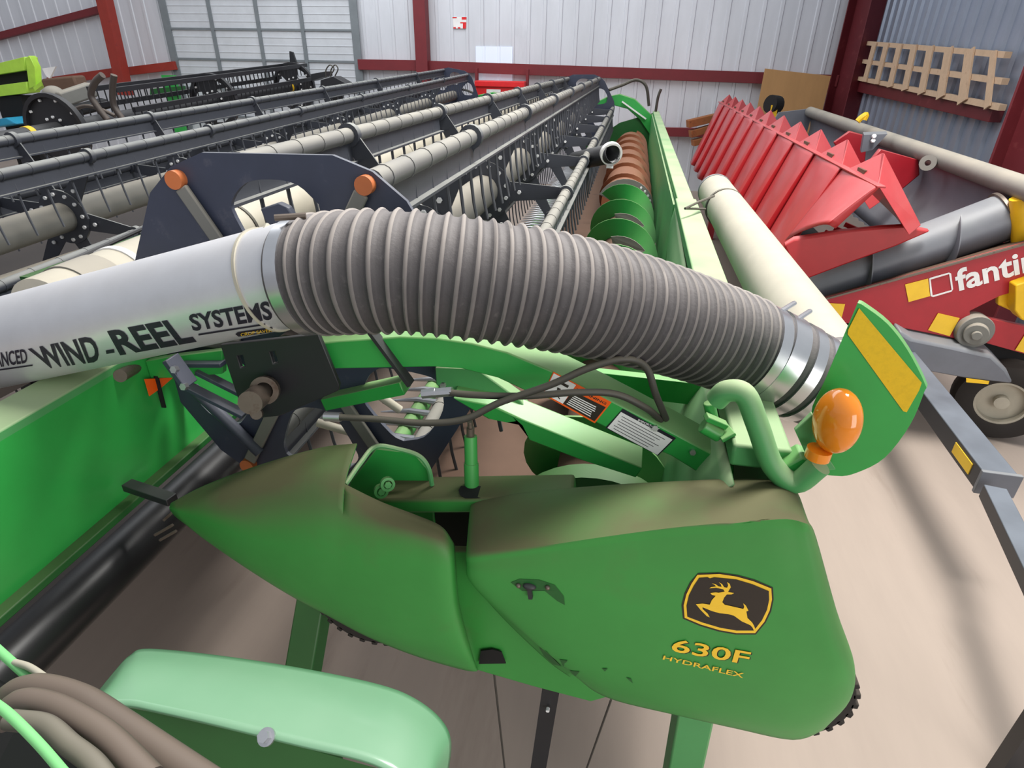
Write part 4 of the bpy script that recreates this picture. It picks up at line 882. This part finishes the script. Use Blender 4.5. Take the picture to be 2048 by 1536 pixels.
ux_ = wa.cross(V((0, 0, 1))).normalized(); vs = []
for k in range(n):
    a = 2 * math.pi * k / n
    for r_, z_ in prof: vs.append(wc + wa * z_ + (ux_ * math.cos(a) + V((0, 0, 1)) * math.sin(a)) * r_)
m.add(vs, [(k * 8 + j, k * 8 + (j + 1) % 8, ((k + 1) % n) * 8 + (j + 1) % 8, ((k + 1) % n) * 8 + j) for k in range(n) for j in range(8)]); m.build('tyre', M['tyre'], wh)
m = MB(); m.ring(wc - wa * .06, wa, .17, .145, .05, 36); m.cyl(wc - wa * .03, wc + wa * .02, .16, 36); m.cyl(wc - wa * .03, wc - wa * .08, .045, 16); m.build('rim', M['cream'], wh)
m = MB(); m.prism([U(u, v, y=4.12) for u, v in ((2032, 571), (2075, 556), (2075, 650), (2044, 640), (2030, 622))], (0, .12, 0)); m.prism([U(u, v, y=4.22) for u, v in ((1997, 586), (2036, 570), (2036, 628), (1996, 610))], (0, .04, 0)); m.build('yellow_guard', M['yellow'], K, bevel=.008)
m = MB(); m.tube([U(2042, 395, y=4.4), U(2046, 490, y=4.4)], .06, 16); m.build('yellow_cap', M['yellow'], K)
MB().bar(S(1700, 668, .3), S(2100, 700, .3), .3, .12).build('axle_frame', M['dark'], K, smooth=0)
for p in ((1.35, 5.5), (1.3, 9.5), (2.1, 5.5), (2.1, 9.5)): MB().bar((p[0], p[1], .75), (p[0], p[1], 0), .1, .1, (0, 1, 0)).build('leg', M['redpanel'], K, smooth=0)

# drawbar
db = thing('trailer_drawbar', 'black steel trailer drawbar with a yellow reflector lying on the right', 'drawbar', (1.8, 2.6, 0))
zb = .62; a, b = U(1800, 715, z=zb), U(1995, 968, z=zb); c, d_ = U(1985, 985, z=zb), U(2050, 1118, z=zb); d_ = c + (d_ - c) * 2.4
MB().bar(a, b, .15, .11).build('beam', M['blackbeam'], db, bevel=.006)
MB().bar(b + (b - a).normalized() * .01, b - (b - a).normalized() * .012, .17, .125).build('end_plate', M['grey'], db, bevel=.003)
MB().bar(c, d_, .09, .07).build('tongue', M['blackbeam'], db, bevel=.004)
dv = (b - a).normalized(); sdv = dv.cross(V((0, 0, 1))).normalized()
lf = sdv if sdv.x < 0 else -sdv
pm = a.lerp(b, .86) + lf * .077; MB().box(pm, (.2, .004, .06), dv, lf).build('yellow_reflector', M['decalyellow'], db, smooth=0)
p = d_; MB().bar((p.x, p.y + .1, zb), (p.x, p.y + .1, 0), .06, .06, (0, 1, 0)).build('jack_leg', M['black'], db, smooth=0)
MB().bar(a + V((0, .2, 0)), (a.x, a.y + .2, 0), .08, .08, (0, 1, 0)).build('rear_leg', M['black'], db, smooth=0)

# ------------------------------------------------------------------ foreground cover box and hoses
bx = thing('metal_cover', 'rounded pale green sheet metal cover with one bolt at the bottom edge', 'cover', U(540, 1450, y=.5))
rows = []
def cb(l): return [U(u, v, d=dd) for u, v, dd in l]
rows = [cb([(170, 1420, .92), (230, 1345, .93), (262, 1312, .935), (300, 1300, .935), (450, 1315, .93), (620, 1342, .92), (760, 1372, .91), (830, 1400, .905), (880, 1440, .90), (900, 1485, .885), (892, 1560, .86)]),
        cb([(150, 1460, .85), (215, 1375, .85), (255, 1345, .85), (310, 1345, .85), (450, 1365, .845), (610, 1395, .84), (740, 1425, .835), (805, 1450, .83), (850, 1485, .825), (868, 1530, .81), (860, 1600, .79)]),
        cb([(100, 1490, .78), (180, 1420, .78), (250, 1412, .78), (320, 1425, .775), (450, 1455, .77), (600, 1492, .765), (720, 1520, .76), (780, 1545, .755), (820, 1580, .75), (840, 1630, .74), (840, 1700, .73)])]
m = MB().patch(rows, 5, 6); m.build('cover_sheet', M['mint'], bx, solid=.004, smooth=70, offset=0)
q = [U(240, 1412, d=.785), U(320, 1427, d=.78), U(450, 1457, d=.775), U(600, 1494, d=.77), U(760, 1538, d=.765), U(760, 1640, d=.80), U(240, 1560, d=.82)]
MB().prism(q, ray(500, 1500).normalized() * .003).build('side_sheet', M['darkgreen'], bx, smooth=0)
p = U(533, 1474, d=.762); nrm = V((0, -.5, .85)); m = MB(); m.ring(p, nrm, .011, .004, .004, 18); m.bolt(p, nrm, .0075, .012); m.build('bolt', M['steel'], bx)
def fh(pts, r, mat, label, cat='hose', name='hydraulic_hose', grp='foreground hoses'):
    o = MB().tube(curve([U(u, v, d=dd) for u, v, dd in pts], 8), r, 14).build(name, M[mat]); tag(o, label, cat, grp); return o
fh([(10, 1420, .78), (30, 1388, .77), (80, 1378, .76), (160, 1400, .74), (240, 1450, .72), (330, 1510, .70), (420, 1570, .68)], .018, 'hosedusty', 'thick dusty brown hose, upper one of the bundle in the lower left corner')
fh([(5, 1440, .715), (40, 1405, .705), (100, 1412, .695), (160, 1440, .68), (220, 1480, .665), (300, 1560, .64)], .015, 'hosedusty', 'thick dusty brown hose, lower one of the bundle in the lower left corner')
fh([(20, 1440, .67), (90, 1450, .66), (140, 1490, .645), (190, 1530, .63), (240, 1600, .61)], .011, 'hose', 'thin dark hose under the dusty bundle in the lower left corner')
fh([(-20, 1285, .85), (30, 1330, .82), (70, 1365, .79), (90, 1380, .77)], .006, 'cord', 'pale green cord entering at the left edge above the dusty hoses', 'cord', 'twine', 'green cords')
fh([(30, 1325, .82), (60, 1335, .80), (100, 1362, .77), (115, 1372, .76)], .0045, 'cream', 'thin beige cord beside the upper green cord at lower left', 'cord', 'twine', 'green cords')
fh([(-20, 1400, .64), (20, 1430, .63), (80, 1490, .62), (140, 1560, .60)], .005, 'cord', 'pale green cord crossing below the dusty hoses in the lower left corner', 'cord', 'twine', 'green cords')
fb = thing('hose_bracket', 'dark steel bracket under the dusty hoses in the lower left corner', 'bracket', U(20, 1500, d=.9))
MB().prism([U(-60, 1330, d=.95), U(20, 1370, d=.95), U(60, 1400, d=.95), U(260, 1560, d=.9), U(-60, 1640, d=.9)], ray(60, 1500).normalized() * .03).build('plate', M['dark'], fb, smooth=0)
MB().cyl(U(193, 1490, d=.7), U(192, 1530, d=.7), .006, 8).build('pin', M['cream'], fb)
